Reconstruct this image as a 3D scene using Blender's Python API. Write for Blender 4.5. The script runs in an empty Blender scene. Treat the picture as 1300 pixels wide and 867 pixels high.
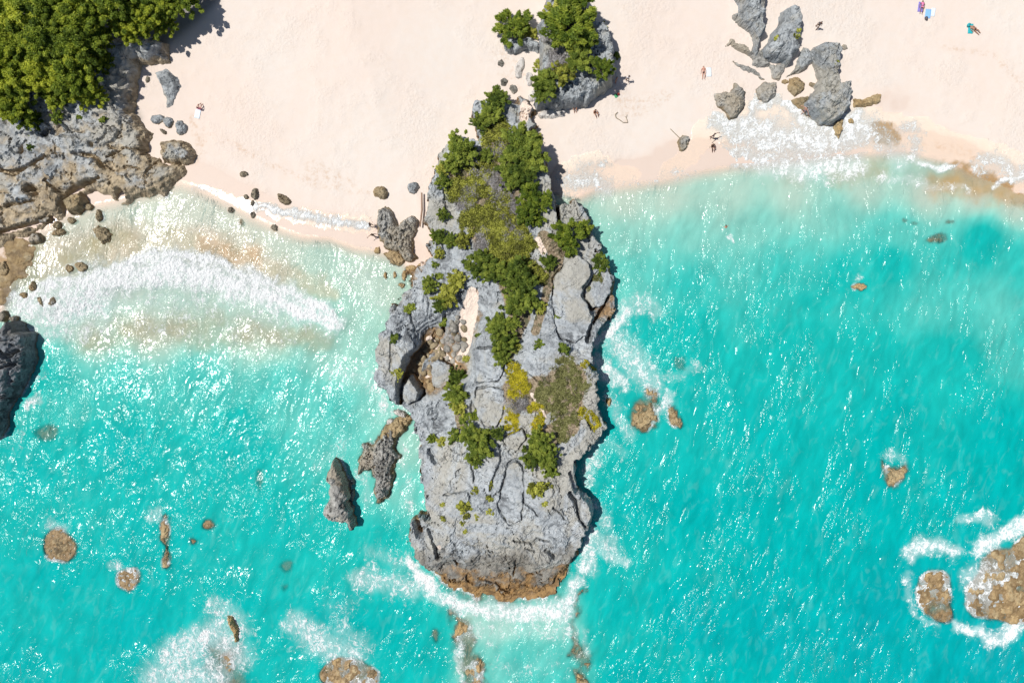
import bpy, math, random
import numpy as np
from mathutils import Vector, Matrix

# ------------------------------------------------------------------ camera, sky, sun, exposure
sc = bpy.context.scene
col = sc.collection
CAM_H = 87.0                                   # drone height above the sea, metres
cam_d = bpy.data.cameras.new('camera'); cam = bpy.data.objects.new('camera', cam_d); col.objects.link(cam)
cam.location = (0, 0, CAM_H); cam.rotation_euler = (0, 0, 0)
cam_d.sensor_width = 36; cam_d.lens = 36 * CAM_H / 130.0
cam_d.clip_start = 1; cam_d.clip_end = 20000
sc.camera = cam

SUN_EL, SUN_AZ = math.radians(63), math.radians(12)       # azimuth counted from west towards north
s_dir = Vector((-math.cos(SUN_EL) * math.cos(SUN_AZ), math.cos(SUN_EL) * math.sin(SUN_AZ), math.sin(SUN_EL)))
w = bpy.data.worlds.new('World'); sc.world = w; w.use_nodes = True
wn = w.node_tree; bg = wn.nodes['Background']
sky = wn.nodes.new('ShaderNodeTexSky'); sky.sky_type = 'NISHITA'; sky.sun_disc = False
sky.sun_elevation = SUN_EL; sky.sun_rotation = math.atan2(s_dir.x, s_dir.y)
wn.links.new(sky.outputs[0], bg.inputs[0]); bg.inputs[1].default_value = 0.06
sun_d = bpy.data.lights.new('sun', 'SUN'); sun_d.energy = 4.2; sun_d.angle = math.radians(0.53)
sun_d.color = (1.0, 0.965, 0.91)
sun = bpy.data.objects.new('sun', sun_d); col.objects.link(sun)
sun.rotation_euler = (-s_dir).to_track_quat('-Z', 'Y').to_euler()
sun.location = s_dir * 200
sc.view_settings.view_transform = 'Standard'; sc.view_settings.look = 'None'
sc.view_settings.gamma = 1.0; sc.view_settings.use_curve_mapping = False
sc.view_settings.exposure = 0.09
sc.render.engine = 'CYCLES'
sc.cycles.max_bounces = 6; sc.cycles.transparent_max_bounces = 12
sc.cycles.diffuse_bounces = 2; sc.cycles.glossy_bounces = 2
sc.cycles.use_denoising = True
sc.cycles.use_adaptive_sampling = True; sc.cycles.adaptive_threshold = 0.03
sc.cycles.sample_clamp_indirect = 4.0

rng = np.random.default_rng(7)
random.seed(7)

# ------------------------------------------------------------------ noise
def _h(ix, iy, iz, seed):
    a = (ix.astype(np.int64) * 374761393 + iy.astype(np.int64) * 668265263 + iz.astype(np.int64) * 2147483647 + seed * 1274126177) & 0xFFFFFFFF
    a = ((a ^ (a >> 13)) * 1274126177) & 0xFFFFFFFF
    a = ((a ^ (a >> 16)) * 2246822519) & 0xFFFFFFFF
    a = a ^ (a >> 15)
    return (a & 0xFFFFFF).astype(np.float64) / 0xFFFFFF

def _q(t): return t * t * t * (t * (t * 6 - 15) + 10)

def gn2(x, y, seed=0):
    ix, iy = np.floor(x), np.floor(y); fx, fy = x - ix, y - iy
    z = np.zeros_like(ix); u, v = _q(fx), _q(fy)
    def g(dx, dy):
        a = _h(ix + dx, iy + dy, z, seed) * 6.2831853
        return np.cos(a) * (fx - dx) + np.sin(a) * (fy - dy)
    return 1.45 * ((g(0, 0) * (1 - u) + g(1, 0) * u) * (1 - v) + (g(0, 1) * (1 - u) + g(1, 1) * u) * v)

def fbm(x, y, octv=4, seed=0, gain=.5, lac=2.03):
    s, a, f = 0, 1.0, 1.0
    for k in range(octv):
        s = s + a * gn2(x * f + 17.3 * k, y * f - 9.1 * k, seed + k); a *= gain; f *= lac
    return s

def ridged(x, y, octv=4, seed=0):
    s, a, f = 0, 1.0, 1.0
    for k in range(octv):
        s = s + a * (1 - np.abs(gn2(x * f + 3.7 * k, y * f + 5.1 * k, seed + k)) * 2); a *= .5; f *= 2.1
    return s

def vn3(x, y, z, seed=0):
    ix, iy, iz = np.floor(x), np.floor(y), np.floor(z)
    u, v, t = _q(x - ix), _q(y - iy), _q(z - iz)
    r = 0
    for dz in (0, 1):
        for dy in (0, 1):
            for dx in (0, 1):
                r = r + _h(ix + dx, iy + dy, iz + dz, seed) * (u if dx else 1 - u) * (v if dy else 1 - v) * (t if dz else 1 - t)
    return r * 2 - 1

def worley(x, y, seed=0):
    ix, iy = np.floor(x), np.floor(y)
    F1 = np.full(x.shape, 9.0); F2 = np.full(x.shape, 9.0); cid = np.zeros(x.shape); ax = np.zeros(x.shape); ay = np.zeros(x.shape)
    for dx in (-1, 0, 1):
        for dy in (-1, 0, 1):
            cx, cy = ix + dx, iy + dy; z = np.zeros_like(cx)
            qx = cx + _h(cx, cy, z, seed); qy = cy + _h(cx, cy, z, seed + 5)
            d = np.hypot(x - qx, y - qy); c = _h(cx, cy, z, seed + 9)
            nearer = d < F1
            F2 = np.where(nearer, F1, np.minimum(F2, d))
            F1 = np.where(nearer, d, F1); cid = np.where(nearer, c, cid)
            ax = np.where(nearer, x - qx, ax); ay = np.where(nearer, y - qy, ay)
    return F1, F2, cid, ax, ay

def sstep(a, b, x):
    t = np.clip((x - a) / (b - a), 0, 1); return t * t * (3 - 2 * t)

def blocks(x, y, scale, seed, tilt=.25, crack=.35, cw=.06):
    """chunky tilted blocks with open joints between them (unit heights)"""
    wx = x / scale + .35 * fbm(x / scale * 1.3, y / scale * 1.3, 3, seed + 50); wy = y / scale + .35 * fbm(x / scale * 1.3 + 9, y / scale * 1.3, 3, seed + 60)
    F1, F2, cid, ax, ay = worley(wx, wy, seed)
    ang = cid * 37.0
    return (cid - .5) * .6 + tilt * 4 * (np.cos(ang) * ax + np.sin(ang) * ay) * .5 - crack * np.exp(-((F2 - F1) / cw) ** 2)

# ------------------------------------------------------------------ pixel <-> place, polygons
def P(px, py, z=0.0):
    k = (CAM_H - z) / CAM_H / 10.0
    return ((px - 650.0) * k, (433.5 - py) * k)

def poly_sd(X, Y, poly):
    """signed distance, positive inside"""
    d = np.full(X.shape, 1e9); ins = np.zeros(X.shape, bool); n = len(poly)
    for i in range(n):
        ax, ay = poly[i]; bx, by = poly[(i + 1) % n]
        ex, ey = bx - ax, by - ay; L = ex * ex + ey * ey + 1e-12
        t = np.clip(((X - ax) * ex + (Y - ay) * ey) / L, 0, 1)
        d = np.minimum(d, (X - ax - t * ex) ** 2 + (Y - ay - t * ey) ** 2)
        c = (ay > Y) != (by > Y)
        if ey != 0: ins ^= c & (X < ex * (Y - ay) / ey + ax)
    d = np.sqrt(d)
    return np.where(ins, d, -d)

def line_d(X, Y, pts):
    """distance to polyline and width interpolated from the third value"""
    best = np.full(X.shape, 1e9); wv = np.zeros(X.shape)
    if len(pts) == 1: pts = [pts[0], (pts[0][0] + .01, pts[0][1], pts[0][2])]
    for a, b in zip(pts[:-1], pts[1:]):
        ex, ey = b[0] - a[0], b[1] - a[1]; L = ex * ex + ey * ey + 1e-12
        t = np.clip(((X - a[0]) * ex + (Y - a[1]) * ey) / L, 0, 1)
        d = np.hypot(X - a[0] - t * ex, Y - a[1] - t * ey)
        m = d < best; best = np.where(m, d, best); wv = np.where(m, a[2] + (b[2] - a[2]) * t, wv)
    return best, wv

def shepard(X, Y, pts, s=4.0, p=2.0):
    num = np.zeros(X.shape); den = np.zeros(X.shape)
    for (x, y, v) in pts:
        k = 1.0 / ((X - x) ** 2 + (Y - y) ** 2 + s * s) ** p
        num += k * v; den += k
    return num / den

# ------------------------------------------------------------------ ground height
SHORE_PX = [(-20000, 900), (-800, 560), (-300, 470), (-60, 425), (0, 395), (30, 325), (55, 288), (95, 264), (130, 256), (157, 250), (200, 240), (230, 229), (262, 242), (290, 256),
            (320, 272), (350, 286), (385, 299), (420, 302), (450, 313), (475, 316), (500, 322), (520, 338), (545, 345), (570, 330), (620, 245), (700, 243),
            (735, 250), (755, 240), (790, 234), (840, 228), (880, 219), (930, 210), (1000, 205), (1080, 196), (1150, 192), (1200, 203),
            (1250, 228), (1300, 250), (1500, 310), (2200, 480), (22000, 900)]
SHORE = [P(*p) for p in SHORE_PX]
_sx = np.array([p[0] for p in SHORE]); _sy = np.array([p[1] for p in SHORE])
DEPTH_PX = [  # px, py, depth
    (60, 330, .25), (140, 300, .3), (220, 280, .35), (290, 290, .35), (350, 315, .45), (420, 340, .6), (470, 350, .55), (440, 400, .8), (490, 360, .5),
    (260, 310, .15), (330, 340, .2), (150, 345, .3), (60, 365, .5), (200, 420, .55), (120, 430, .8), (330, 430, .6), (420, 440, 1.0), (460, 470, 1.0), (470, 520, 1.2),
    (60, 480, 2.0), (150, 500, 2.0), (250, 500, 1.9), (350, 500, 1.8), (430, 530, 1.7), (300, 560, 2.5), (150, 580, 2.6), (60, 620, 2.5), (200, 660, 2.7), (350, 660, 2.4), (420, 690, 2.2),
    (515, 570, .95), (515, 620, 1.3), (480, 680, 2.2), (60, 760, 2.7), (160, 800, 2.9), (330, 780, 2.7), (430, 790, 2.8), (500, 800, 2.8), (540, 840, 2.8), (60, 850, 2.9),
    (600, 795, .9), (640, 795, 1.0), (690, 795, 1.1), (725, 800, 1.2), (660, 835, 1.8), (605, 840, 1.3), (612, 875, 1.3), (735, 860, 1.8), (700, 830, 1.7), (565, 800, 2.2), (755, 800, 2.4), (780, 780, 2.8), (790, 860, 3.2),
    (790, 255, .45), (850, 250, .55), (930, 245, .6), (1000, 240, .6), (1100, 235, .55), (1180, 245, .4), (1240, 250, .35), (1290, 262, .4),
    (790, 300, 1.0), (870, 300, 1.2), (960, 290, 1.2), (1060, 285, 1.2), (1140, 300, 1.5), (1250, 300, 2.6), (1285, 330, 2.0), (1200, 330, 1.9),
    (800, 350, 1.5), (880, 360, 1.9), (980, 340, 1.9), (1080, 350, 2.2), (1180, 380, 1.7), (1260, 390, 1.7), (1130, 330, 2.4), (1290, 450, 1.9),
    (800, 430, 2.2), (880, 430, 2.3), (950, 410, 2.0), (1000, 450, 2.4), (1100, 450, 2.2), (1200, 460, 2.2), (800, 500, 2.2), (880, 540, 2.6), (1000, 560, 2.8), (1150, 530, 2.7), (1270, 560, 2.9),
    (790, 600, 2.5), (780, 680, 2.5), (880, 660, 2.9), (1000, 680, 3.0), (1100, 660, 3.1), (1250, 640, 3.2), (880, 780, 3.3), (1000, 800, 3.5), (1120, 800, 3.7), (1240, 830, 3.8), (1300, 600, 3.0),
    (-200, 700, 4), (-200, 1100, 5), (400, 1100, 5), (900, 1200, 6), (1500, 1000, 6), (1600, 500, 4), (1600, 400, 2)]
DEPTH = [(*P(a, b), c) for a, b, c in DEPTH_PX]

def gnd(x, y):
    x = np.asarray(x, float); y = np.asarray(y, float)
    d2 = np.full(x.shape, 1e18)
    for i in range(len(SHORE) - 1):
        ax, ay = SHORE[i]; bx, by = SHORE[i + 1]; ex, ey = bx - ax, by - ay
        t = np.clip(((x - ax) * ex + (y - ay) * ey) / (ex * ex + ey * ey), 0, 1)
        d2 = np.minimum(d2, (x - ax - t * ex) ** 2 + (y - ay - t * ey) ** 2)
    d = np.sqrt(d2); land = y > np.interp(x, _sx, _sy)
    dep = shepard(x, y, DEPTH, 1.6, 1.6)
    far = np.hypot(x, y)
    dep = dep * (1 + .10 * fbm(x * .12, y * .12, 3, 3)) + sstep(120, 900, far) * 10
    sea = -dep * sstep(-.35, 2.0, d)
    up = .055 * np.minimum(d, 14) + .075 * np.clip(d - 14, 0, 30) + .10 * np.clip(d - 44, 0, 120)
    up = up + (.05 * fbm(x * .09, y * .09, 3, 11) + .012 * fbm(x * .9, y * .9, 3, 12)) * sstep(.5, 7, d)
    return np.where(land, up, sea)

def shore_d(x, y):
    d2 = np.full(x.shape, 1e18)
    for i in range(len(SHORE) - 1):
        ax, ay = SHORE[i]; bx, by = SHORE[i + 1]; ex, ey = bx - ax, by - ay
        t = np.clip(((x - ax) * ex + (y - ay) * ey) / (ex * ex + ey * ey), 0, 1)
        d2 = np.minimum(d2, (x - ax - t * ex) ** 2 + (y - ay - t * ey) ** 2)
    return np.sqrt(d2) * np.where(y > np.interp(x, _sx, _sy), 1, -1)

def at(px, py, hf=None, add=0.0):
    z = 0.0; hf = hf or gnd
    for _ in range(5):
        x, y = P(px, py, z + add); z = float(hf(np.array([x]), np.array([y]))[0])
    return x, y, z

# ------------------------------------------------------------------ object helpers
def mesh_np(name, V, F, smooth=True, attrs=None, cattrs=None):
    V = np.asarray(V, np.float32); F = np.asarray(F, np.int32)
    me = bpy.data.meshes.new(name)
    n = F.shape[1]
    me.vertices.add(len(V)); me.vertices.foreach_set('co', V.ravel())
    me.loops.add(F.size); me.loops.foreach_set('vertex_index', F.ravel())
    me.polygons.add(len(F)); me.polygons.foreach_set('loop_start', np.arange(0, F.size, n, dtype=np.int32))
    me.polygons.foreach_set('loop_total', np.full(len(F), n, np.int32))
    me.polygons.foreach_set('use_smooth', np.full(len(F), smooth, bool))
    for k, v in (attrs or {}).items():
        a = me.attributes.new(k, 'FLOAT', 'POINT'); a.data.foreach_set('value', np.asarray(v, np.float32).ravel())
    for k, v in (cattrs or {}).items():
        a = me.attributes.new(k, 'FLOAT_COLOR', 'POINT'); a.data.foreach_set('color', np.asarray(v, np.float32).ravel())
    me.update(calc_edges=True); me.validate()
    return me

def obj(name, me, mat=None, parent=None, loc=None):
    o = bpy.data.objects.new(name, me); col.objects.link(o)
    if mat and not me.materials: me.materials.append(mat)
    if parent: o.parent = parent
    if loc is not None: o.location = loc
    return o

def tag(o, label=None, cat=None, group=None, kind=None):
    if label: o['label'] = label
    if cat: o['category'] = cat
    if group: o['group'] = group
    if kind: o['kind'] = kind
    return o

def empty(name, loc, label, cat, group=None, rz=0.0):
    o = bpy.data.objects.new(name, None); col.objects.link(o); o.location = loc; o.rotation_euler.z = rz
    o.empty_display_size = .3
    return tag(o, label, cat, group)

# ------------------------------------------------------------------ node helper
class NT:
    def __init__(s, name):
        s.m = bpy.data.materials.new(name); s.m.use_nodes = True; s.t = s.m.node_tree; s.t.nodes.clear()
    def n(s, typ, _out=0, _p=None, **inp):
        nd = s.t.nodes.new(typ)
        for k, v in (_p or {}).items(): setattr(nd, k, v)
        for k, v in inp.items():
            key = int(k[1:]) if k[0] == 'i' and k[1:].isdigit() else k.replace('_', ' ')
            s.set(nd.inputs[key], v)
        nd_out = nd.outputs[_out] if not isinstance(_out, str) else nd.outputs[_out]
        return nd_out
    def set(s, sock, v):
        if isinstance(v, bpy.types.NodeSocket): s.t.links.new(v, sock)
        else: sock.default_value = v
    def pos(s): return s.n('ShaderNodeNewGeometry', 'Position')
    def noise(s, vec, scale, detail=6, rough=.6, dist=0.0, out='Fac'):
        return s.n('ShaderNodeTexNoise', out, Vector=vec, Scale=scale, Detail=detail, Roughness=rough, Distortion=dist)
    def math(s, op, a, b=None, c=None, clamp=False):
        nd = s.t.nodes.new('ShaderNodeMath'); nd.operation = op; nd.use_clamp = clamp
        for i, v in enumerate((a, b, c)):
            if v is not None: s.set(nd.inputs[i], v)
        return nd.outputs[0]
    def ramp(s, f, stops, interp='LINEAR'):
        nd = s.t.nodes.new('ShaderNodeValToRGB'); s.set(nd.inputs[0], f); nd.color_ramp.interpolation = interp
        e = nd.color_ramp.elements
        while len(e) < len(stops): e.new(.5)
        for el, (p, c) in zip(e, stops):
            el.position = p; el.color = (*c, 1) if isinstance(c, tuple) else (c, c, c, 1)
        return nd.outputs[0]
    def mixc(s, f, a, b, blend='MIX'):
        nd = s.t.nodes.new('ShaderNodeMix'); nd.data_type = 'RGBA'; nd.blend_type = blend; nd.clamp_factor = True
        s.set(nd.inputs[0], f)
        for i, v in ((6, a), (7, b)):
            if isinstance(v, tuple) and len(v) == 3: v = (*v, 1)
            s.set(nd.inputs[i], v)
        return nd.outputs[2]
    def mr(s, v, a, b, c=0.0, d=1.0, smooth=True):
        nd = s.t.nodes.new('ShaderNodeMapRange'); nd.interpolation_type = 'SMOOTHSTEP' if smooth else 'LINEAR'
        for i, q in enumerate((v, a, b, c, d)): s.set(nd.inputs[i], q)
        return nd.outputs[0]
    def scalev(s, vec, sc_, rot=(0, 0, 0)):
        return s.n('ShaderNodeMapping', Vector=vec, Scale=sc_, Rotation=rot)
    def attr(s, name, out='Fac'): return s.n('ShaderNodeAttribute', out, {'attribute_name': name})
    def bump(s, h, strength=.5, dist=.1, normal=None):
        nd = s.t.nodes.new('ShaderNodeBump'); s.set(nd.inputs['Height'], h); nd.inputs['Strength'].default_value = strength
        nd.inputs['Distance'].default_value = dist
        if normal is not None: s.t.links.new(normal, nd.inputs['Normal'])
        return nd.outputs[0]
    def out(s, sh):
        o = s.t.nodes.new('ShaderNodeOutputMaterial'); s.t.links.new(sh, o.inputs[0]); return s.m
    def pbr(s, base, rough=.9, normal=None, spec=.3):
        nd = s.t.nodes.new('ShaderNodeBsdfPrincipled')
        if isinstance(base, tuple): base = (*base[:3], 1)
        s.set(nd.inputs['Base Color'], base); s.set(nd.inputs['Roughness'], rough); s.set(nd.inputs['Specular IOR Level'], spec)
        if normal is not None: s.t.links.new(normal, nd.inputs['Normal'])
        return nd.outputs[0]

# ------------------------------------------------------------------ materials
def mat_sand():
    k = NT('pale_pink_sand'); p = k.pos()
    n1 = k.noise(p, .06, 5, .55); n2 = k.noise(p, 1.1, 8, .7); n3 = k.noise(p, 14, 4, .7)
    c = k.mixc(k.mr(n1, .35, .65), (.705, .640, .580), (.715, .612, .540))
    c = k.mixc(k.mr(n2, .35, .75, 0, .35), c, (.70, .575, .47))
    c = k.mixc(k.mr(n3, .3, .7, 0, .10), c, (.62, .5, .42))
    wet = k.math('ADD', k.attr('wet'), k.math('MULTIPLY', k.math('SUBTRACT', k.noise(p, .45, 5, .55), .5), .5))
    wetf = k.mr(wet, .42, .58)
    c = k.mixc(k.math('MULTIPLY', k.mr(wet, .05, .6), .55), c, (.69, .56, .475))
    c = k.mixc(k.math('MULTIPLY', wetf, .45), c, (.60, .465, .385))
    reef = k.math('ADD', k.attr('reef'), k.math('MULTIPLY', k.math('SUBTRACT', k.noise(p, .5, 7, .72), .5), 2.2))
    rc = k.mixc(k.noise(p, 2.2, 6, .7), (.22, .14, .065), (.52, .34, .17))
    c = k.mixc(k.mr(reef, .38, .9), c, rc)
    c = k.mixc(k.mr(k.attr('litter'), .0, 1.0), c, k.mixc(k.noise(p, 3, 6, .7), (.16, .15, .13), (.34, .32, .29)))
    # shallow dimples and foot tracks in the dry sand
    tr = k.math('MULTIPLY', k.mr(k.noise(p, .13, 3, .6), .45, .62), k.math('SUBTRACT', 1.0, wetf))
    wr = k.math('MULTIPLY', k.attr('wrack'), k.mr(k.noise(p, 1.6, 6, .75), .46, .66))
    c = k.mixc(k.math('MULTIPLY', wr, .45), c, (.50, .31, .17))
    fp = k.math('MULTIPLY', k.mr(k.n('ShaderNodeTexVoronoi', 'Distance', Vector=p, Scale=1.7), .22, .12), tr)
    c = k.mixc(k.math('MULTIPLY', fp, .22), c, (.50, .37, .27))
    h = k.math('ADD', k.math('MULTIPLY', k.math('MULTIPLY', k.noise(p, 2.6, 4, .6), tr), .22), k.math('MULTIPLY', n3, .008))
    h = k.math('ADD', h, k.math('MULTIPLY', k.noise(p, .7, 4, .5), .05))
    rough = k.mr(wetf, 0, 1, .95, .55)
    return k.out(k.pbr(c, rough, k.bump(h, .6, 1.0), .2))

def mat_rock(name, dark, mid, light, brown_z=1.0, brown=((.15, .10, .05), (.34, .23, .11)), brown_amt=.9, veg=False, pits=.55):
    k = NT(name); p = k.pos()
    pw = k.scalev(p, (1, 1, 1.6), (.25, .1, .5))
    n1 = k.noise(pw, .20, 6, .62, .6); n2 = k.noise(pw, .95, 6, .66, .4); n3 = k.noise(pw, 5.0, 3, .65)
    n4 = k.noise(pw, 2.4, 4, .7, .3)
    c = k.ramp(n1, [(.32, dark), (.45, mid), (.62, light)])
    c = k.mixc(k.mr(n2, .42, .64, 0, .6), c, light)
    c = k.mixc(k.mr(n2, .47, .32, 0, .50), c, dark)
    st = k.noise(k.scalev(pw, (.22, 2.6, 2.6), (0, 0, .9)), 1.0, 4, .6, .5)      # bedding streaks
    c = k.mixc(k.mr(st, .50, .36, 0, .40), c, dark)
    c = k.mixc(k.mr(n4, .46, .34, 0, .62), c, tuple(q * .55 for q in dark))
    c = k.mixc(k.mr(n4, .54, .68, 0, .45), c, tuple(min(.6, q * 1.35) for q in light))
    big = k.noise(pw, .11, 5, .68, .8)
    c = k.mixc(k.mr(big, .46, .60, 0, .75), c, k.mixc(n4, (mid[0] * .95, mid[1] * .82, mid[2] * .64), (light[0] * 1.04, light[1] * .92, light[2] * .76)))
    c = k.mixc(k.math('MULTIPLY', k.mr(big, .46, .36), k.mr(n2, .56, .44)), c, tuple(q * .62 for q in dark))
    crn = k.noise(k.scalev(pw, (.32, .62, .5)), 1.0, 4, .55, .3)                    # thin joints
    crk = k.math('MULTIPLY', k.mr(k.math('ABSOLUTE', k.math('SUBTRACT', crn, .5)), .011, .002), k.mr(n1, .44, .56))
    c = k.mixc(k.math('MULTIPLY', crk, .8), c, (.035, .034, .034))
    pit = k.math('MULTIPLY', k.mr(n3, .42, .32), k.mr(n1, .60, .40))
    c = k.mixc(k.math('MULTIPLY', pit, pits), c, (.04, .04, .042))
    z = k.n('ShaderNodeSeparateXYZ', 'Z', Vector=p)
    nz = k.noise(p, .45, 4, .62); nb = k.noise(p, 1.3, 5, .68)
    zz = k.math('ADD', z, k.math('MULTIPLY', k.math('SUBTRACT', nz, .5), brown_z * 1.8 + .2))
    bc = k.mixc(k.mr(nb, .36, .64), brown[0], brown[1])
    c = k.mixc(k.math('MULTIPLY', k.mr(zz, brown_z * 1.05, brown_z * .55), brown_amt), c, bc)
    c = k.mixc(k.mr(zz, .14, -.05, 0, .22), c, (.055, .04, .022))
    if veg:
        so = k.math('ADD', k.attr('soil'), k.math('MULTIPLY', k.math('SUBTRACT', nb, .5), 1.0))
        sc_ = k.mixc(k.mr(n3, .35, .65), (.17, .125, .075), (.38, .31, .22))
        sc_ = k.mixc(k.mr(n2, .50, .62), sc_, (.11, .105, .06))
        c = k.mixc(k.mr(so, .42, .64), c, sc_)
        sd = k.math('ADD', k.attr('sandy'), k.math('MULTIPLY', k.math('SUBTRACT', nb, .5), 1.3))
        c = k.mixc(k.mr(sd, .45, .58), c, (.74, .62, .53))
        gb = k.math('ADD', k.attr('greyband'), k.math('MULTIPLY', k.math('SUBTRACT', nz, .5), 1.9))
        gc = k.mixc(k.mr(n2, .35, .65), (.115, .105, .090), (.265, .25, .215))
        gc = k.mixc(k.mr(zz, brown_z * 1.05, brown_z * .55), gc, bc)
        c = k.mixc(k.mr(gb, .25, .85, 0, .9), c, gc)
    h = k.math('ADD', k.math('MULTIPLY', n2, .30), k.math('MULTIPLY', n4, .48))
    h = k.math('ADD', h, k.math('MULTIPLY', st, .22))
    wetr = k.mr(zz, .25, .0, .92, .45)
    return k.out(k.pbr(c, wetr, k.bump(h, .75, .30), .3))

M_SAND = mat_sand()
M_HEAD = mat_rock('grey_limestone_headland', (.215, .232, .247), (.355, .385, .405), (.445, .480, .500), 1.75, brown=((.15, .09, .04), (.36, .22, .09)), veg=True)
M_GREY = mat_rock('blue_grey_limestone', (.18, .193, .200), (.315, .338, .350), (.405, .432, .445), .55, brown=((.20, .15, .085), (.38, .29, .17)))
M_BANK = mat_rock('weathered_coast_limestone', (.18, .192, .199), (.33, .352, .362), (.46, .485, .495), 2.3, brown=((.24, .18, .105), (.50, .40, .26)), brown_amt=.88)
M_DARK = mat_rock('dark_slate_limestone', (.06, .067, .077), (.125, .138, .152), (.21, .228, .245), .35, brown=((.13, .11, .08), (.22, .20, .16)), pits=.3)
M_KARST = mat_rock('grey_brown_karst', (.145, .142, .13), (.30, .294, .274), (.43, .424, .395), .75, brown=((.16, .12, .07), (.30, .23, .13)))
M_TAN = mat_rock('tan_tidal_rock', (.17, .14, .085), (.31, .25, .155), (.42, .345, .225), .25, brown=((.15, .10, .05), (.30, .21, .10)), pits=.3)
M_OCHRE = mat_rock('ochre_algae_rock', (.21, .155, .085), (.38, .285, .155), (.50, .39, .225), .10, brown=((.20, .13, .06), (.38, .26, .13)), pits=.3)
M_PALE = mat_rock('pale_bleached_rock', (.40, .37, .34), (.58, .55, .52), (.70, .67, .63), .02, pits=.1)
M_DRYBROWN = mat_rock('brown_beach_stone', (.11, .095, .07), (.19, .165, .125), (.30, .265, .20), .02, pits=.3)

def mat_leaf(name, c_dark, c_mid, c_light, rough=.6, trans=.25):
    k = NT(name); t = k.attr('tint'); p = k.pos()
    oi = k.n('ShaderNodeObjectInfo', 'Random')
    f = k.math('ADD', t, k.math('MULTIPLY', k.math('SUBTRACT', k.noise(p, .8, 3, .6), .5), .7))
    f = k.math('ADD', f, k.math('MULTIPLY', k.math('SUBTRACT', oi, .5), .42))
    c = k.ramp(f, [(.12, c_dark), (.5, c_mid), (.9, c_light)])
    a = k.pbr(c, rough, None, .25)
    tr = k.n('ShaderNodeBsdfTranslucent', Color=k.mixc(.5, c, (.16, .19, .01)))
    return k.out(k.n('ShaderNodeMixShader', i0=trans, i1=a, i2=tr))

L_TREE = mat_leaf('feathery_tree_leaves', (.055, .100, .012), (.25, .335, .036), (.58, .62, .06), .6, .32)
L_GREEN = mat_leaf('bush_green_leaves', (.045, .082, .012), (.17, .235, .034), (.38, .44, .07), .6, .32)
L_BRIGHT = mat_leaf('bright_bush_leaves', (.05, .095, .010), (.18, .25, .026), (.40, .45, .055), .6, .3)
L_OLIVE = mat_leaf('olive_scrub_leaves', (.10, .105, .020), (.38, .40, .055), (.62, .61, .13))
L_YELLOW = mat_leaf('yellow_succulent_leaves', (.10, .10, .014), (.36, .32, .020), (.62, .53, .03))
L_DRY = mat_leaf('dry_grey_twigs', (.15, .14, .135), (.33, .315, .31), (.52, .50, .50), .8, .05)
k = NT('bark'); M_BARK = k.out(k.pbr(k.mixc(k.noise(k.pos(), 6, 5), (.06, .045, .035), (.17, .14, .11)), .9))

# ------------------------------------------------------------------ ground sheet (beach, seabed, land to the horizon)
def axis(lo, hi, step, far):
    a = list(np.arange(lo, hi + step / 2, step)); s = step
    b = hi
    right = []
    while b < far: s *= 1.22; b += s; right.append(b)
    s = step; b = lo; left = []
    while b > -far: s *= 1.22; b -= s; left.append(b)
    return np.array(left[::-1] + a + right)

def grid_faces(nx, ny):
    i = np.arange(nx - 1); j = np.arange(ny - 1); I, J = np.meshgrid(i, j, indexing='ij')
    v = (I * ny + J).ravel()
    return np.stack([v, v + ny, v + ny + 1, v + 1], 1)

# things on the beach that stay damp or brown under water: strokes (px, py, half width px)
REEF = [[(1115, 165, 14), (1135, 175, 14)], [(1165, 218, 9), (1200, 222, 16), (1235, 226, 18), (1275, 238, 12)], [(1290, 255, 8), (1330, 262, 8)], 
        [(10, 330, 30), (25, 370, 24)], [(265, 316, 12), (330, 330, 9)], [(210, 292, 14)], [(585, 790, 6), (592, 830, 9), (590, 880, 10)], [(735, 775, 5), (738, 830, 7), (742, 880, 7)],
        [(660, 800, 12)]]
LITTER = [(-400, -300), (262, -300), (275, 2), (245, 30), (215, 52), (190, 75), (170, 92), (165, 130), (176, 150), (150, 190), (-400, 260)]

ax_ = axis(-72, 72, .30, 4200); ay_ = axis(-50, 50, .30, 4200)
GX, GY = np.meshgrid(ax_, ay_, indexing='ij')
GZ = gnd(GX, GY)
gpx = 650 + GX * 10 * CAM_H / (CAM_H - np.clip(GZ, -9, 9)); gpy = 433.5 - GY * 10 * CAM_H / (CAM_H - np.clip(GZ, -9, 9))
sdist = shore_d(GX, GY)
wet = sstep(5.2, 1.0, sdist)
wet = np.maximum(wet, .9 * (sstep(95, 20, np.hypot(gpx - 880, (gpy - 205) * 1.9))))
wet = np.maximum(wet, .55 * (sstep(60, 10, np.hypot(gpx - 1130, (gpy - 130) * 1.6))))
reef = np.zeros(GX.shape)
for s_ in REEF:
    d, wv = line_d(gpx + 9 * fbm(gpx * .05, gpy * .05, 3, 61), gpy + 7 * fbm(gpx * .05 + 30, gpy * .05, 3, 62), s_); reef = np.maximum(reef, .95 * sstep(1.9, .1, d / wv))
wrack = np.zeros(GX.shape)
for s_ in [[(250, 165, 3), (300, 186, 4), (345, 210, 3), (400, 232, 5), (470, 244, 4)], [(246, 152, 8), (258, 185, 8), (245, 205, 5)], [(640, 75, 14), (655, 100, 14)], [(1175, 185, 4), (1205, 187, 6), (1245, 200, 5)], [(1200, 60, 3), (1260, 70, 3), (1300, 110, 4)], [(705, 205, 5), (716, 230, 4)], [(780, 108, 8), (800, 140, 14), (850, 120, 6)], [(400, 215, 12), (440, 235, 10)]]:
    d, wv = line_d(gpx, gpy, s_); wrack = np.maximum(wrack, sstep(1.8, .2, d / wv))
lit = sstep(-14, 10, poly_sd(gpx, gpy, LITTER))
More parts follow.
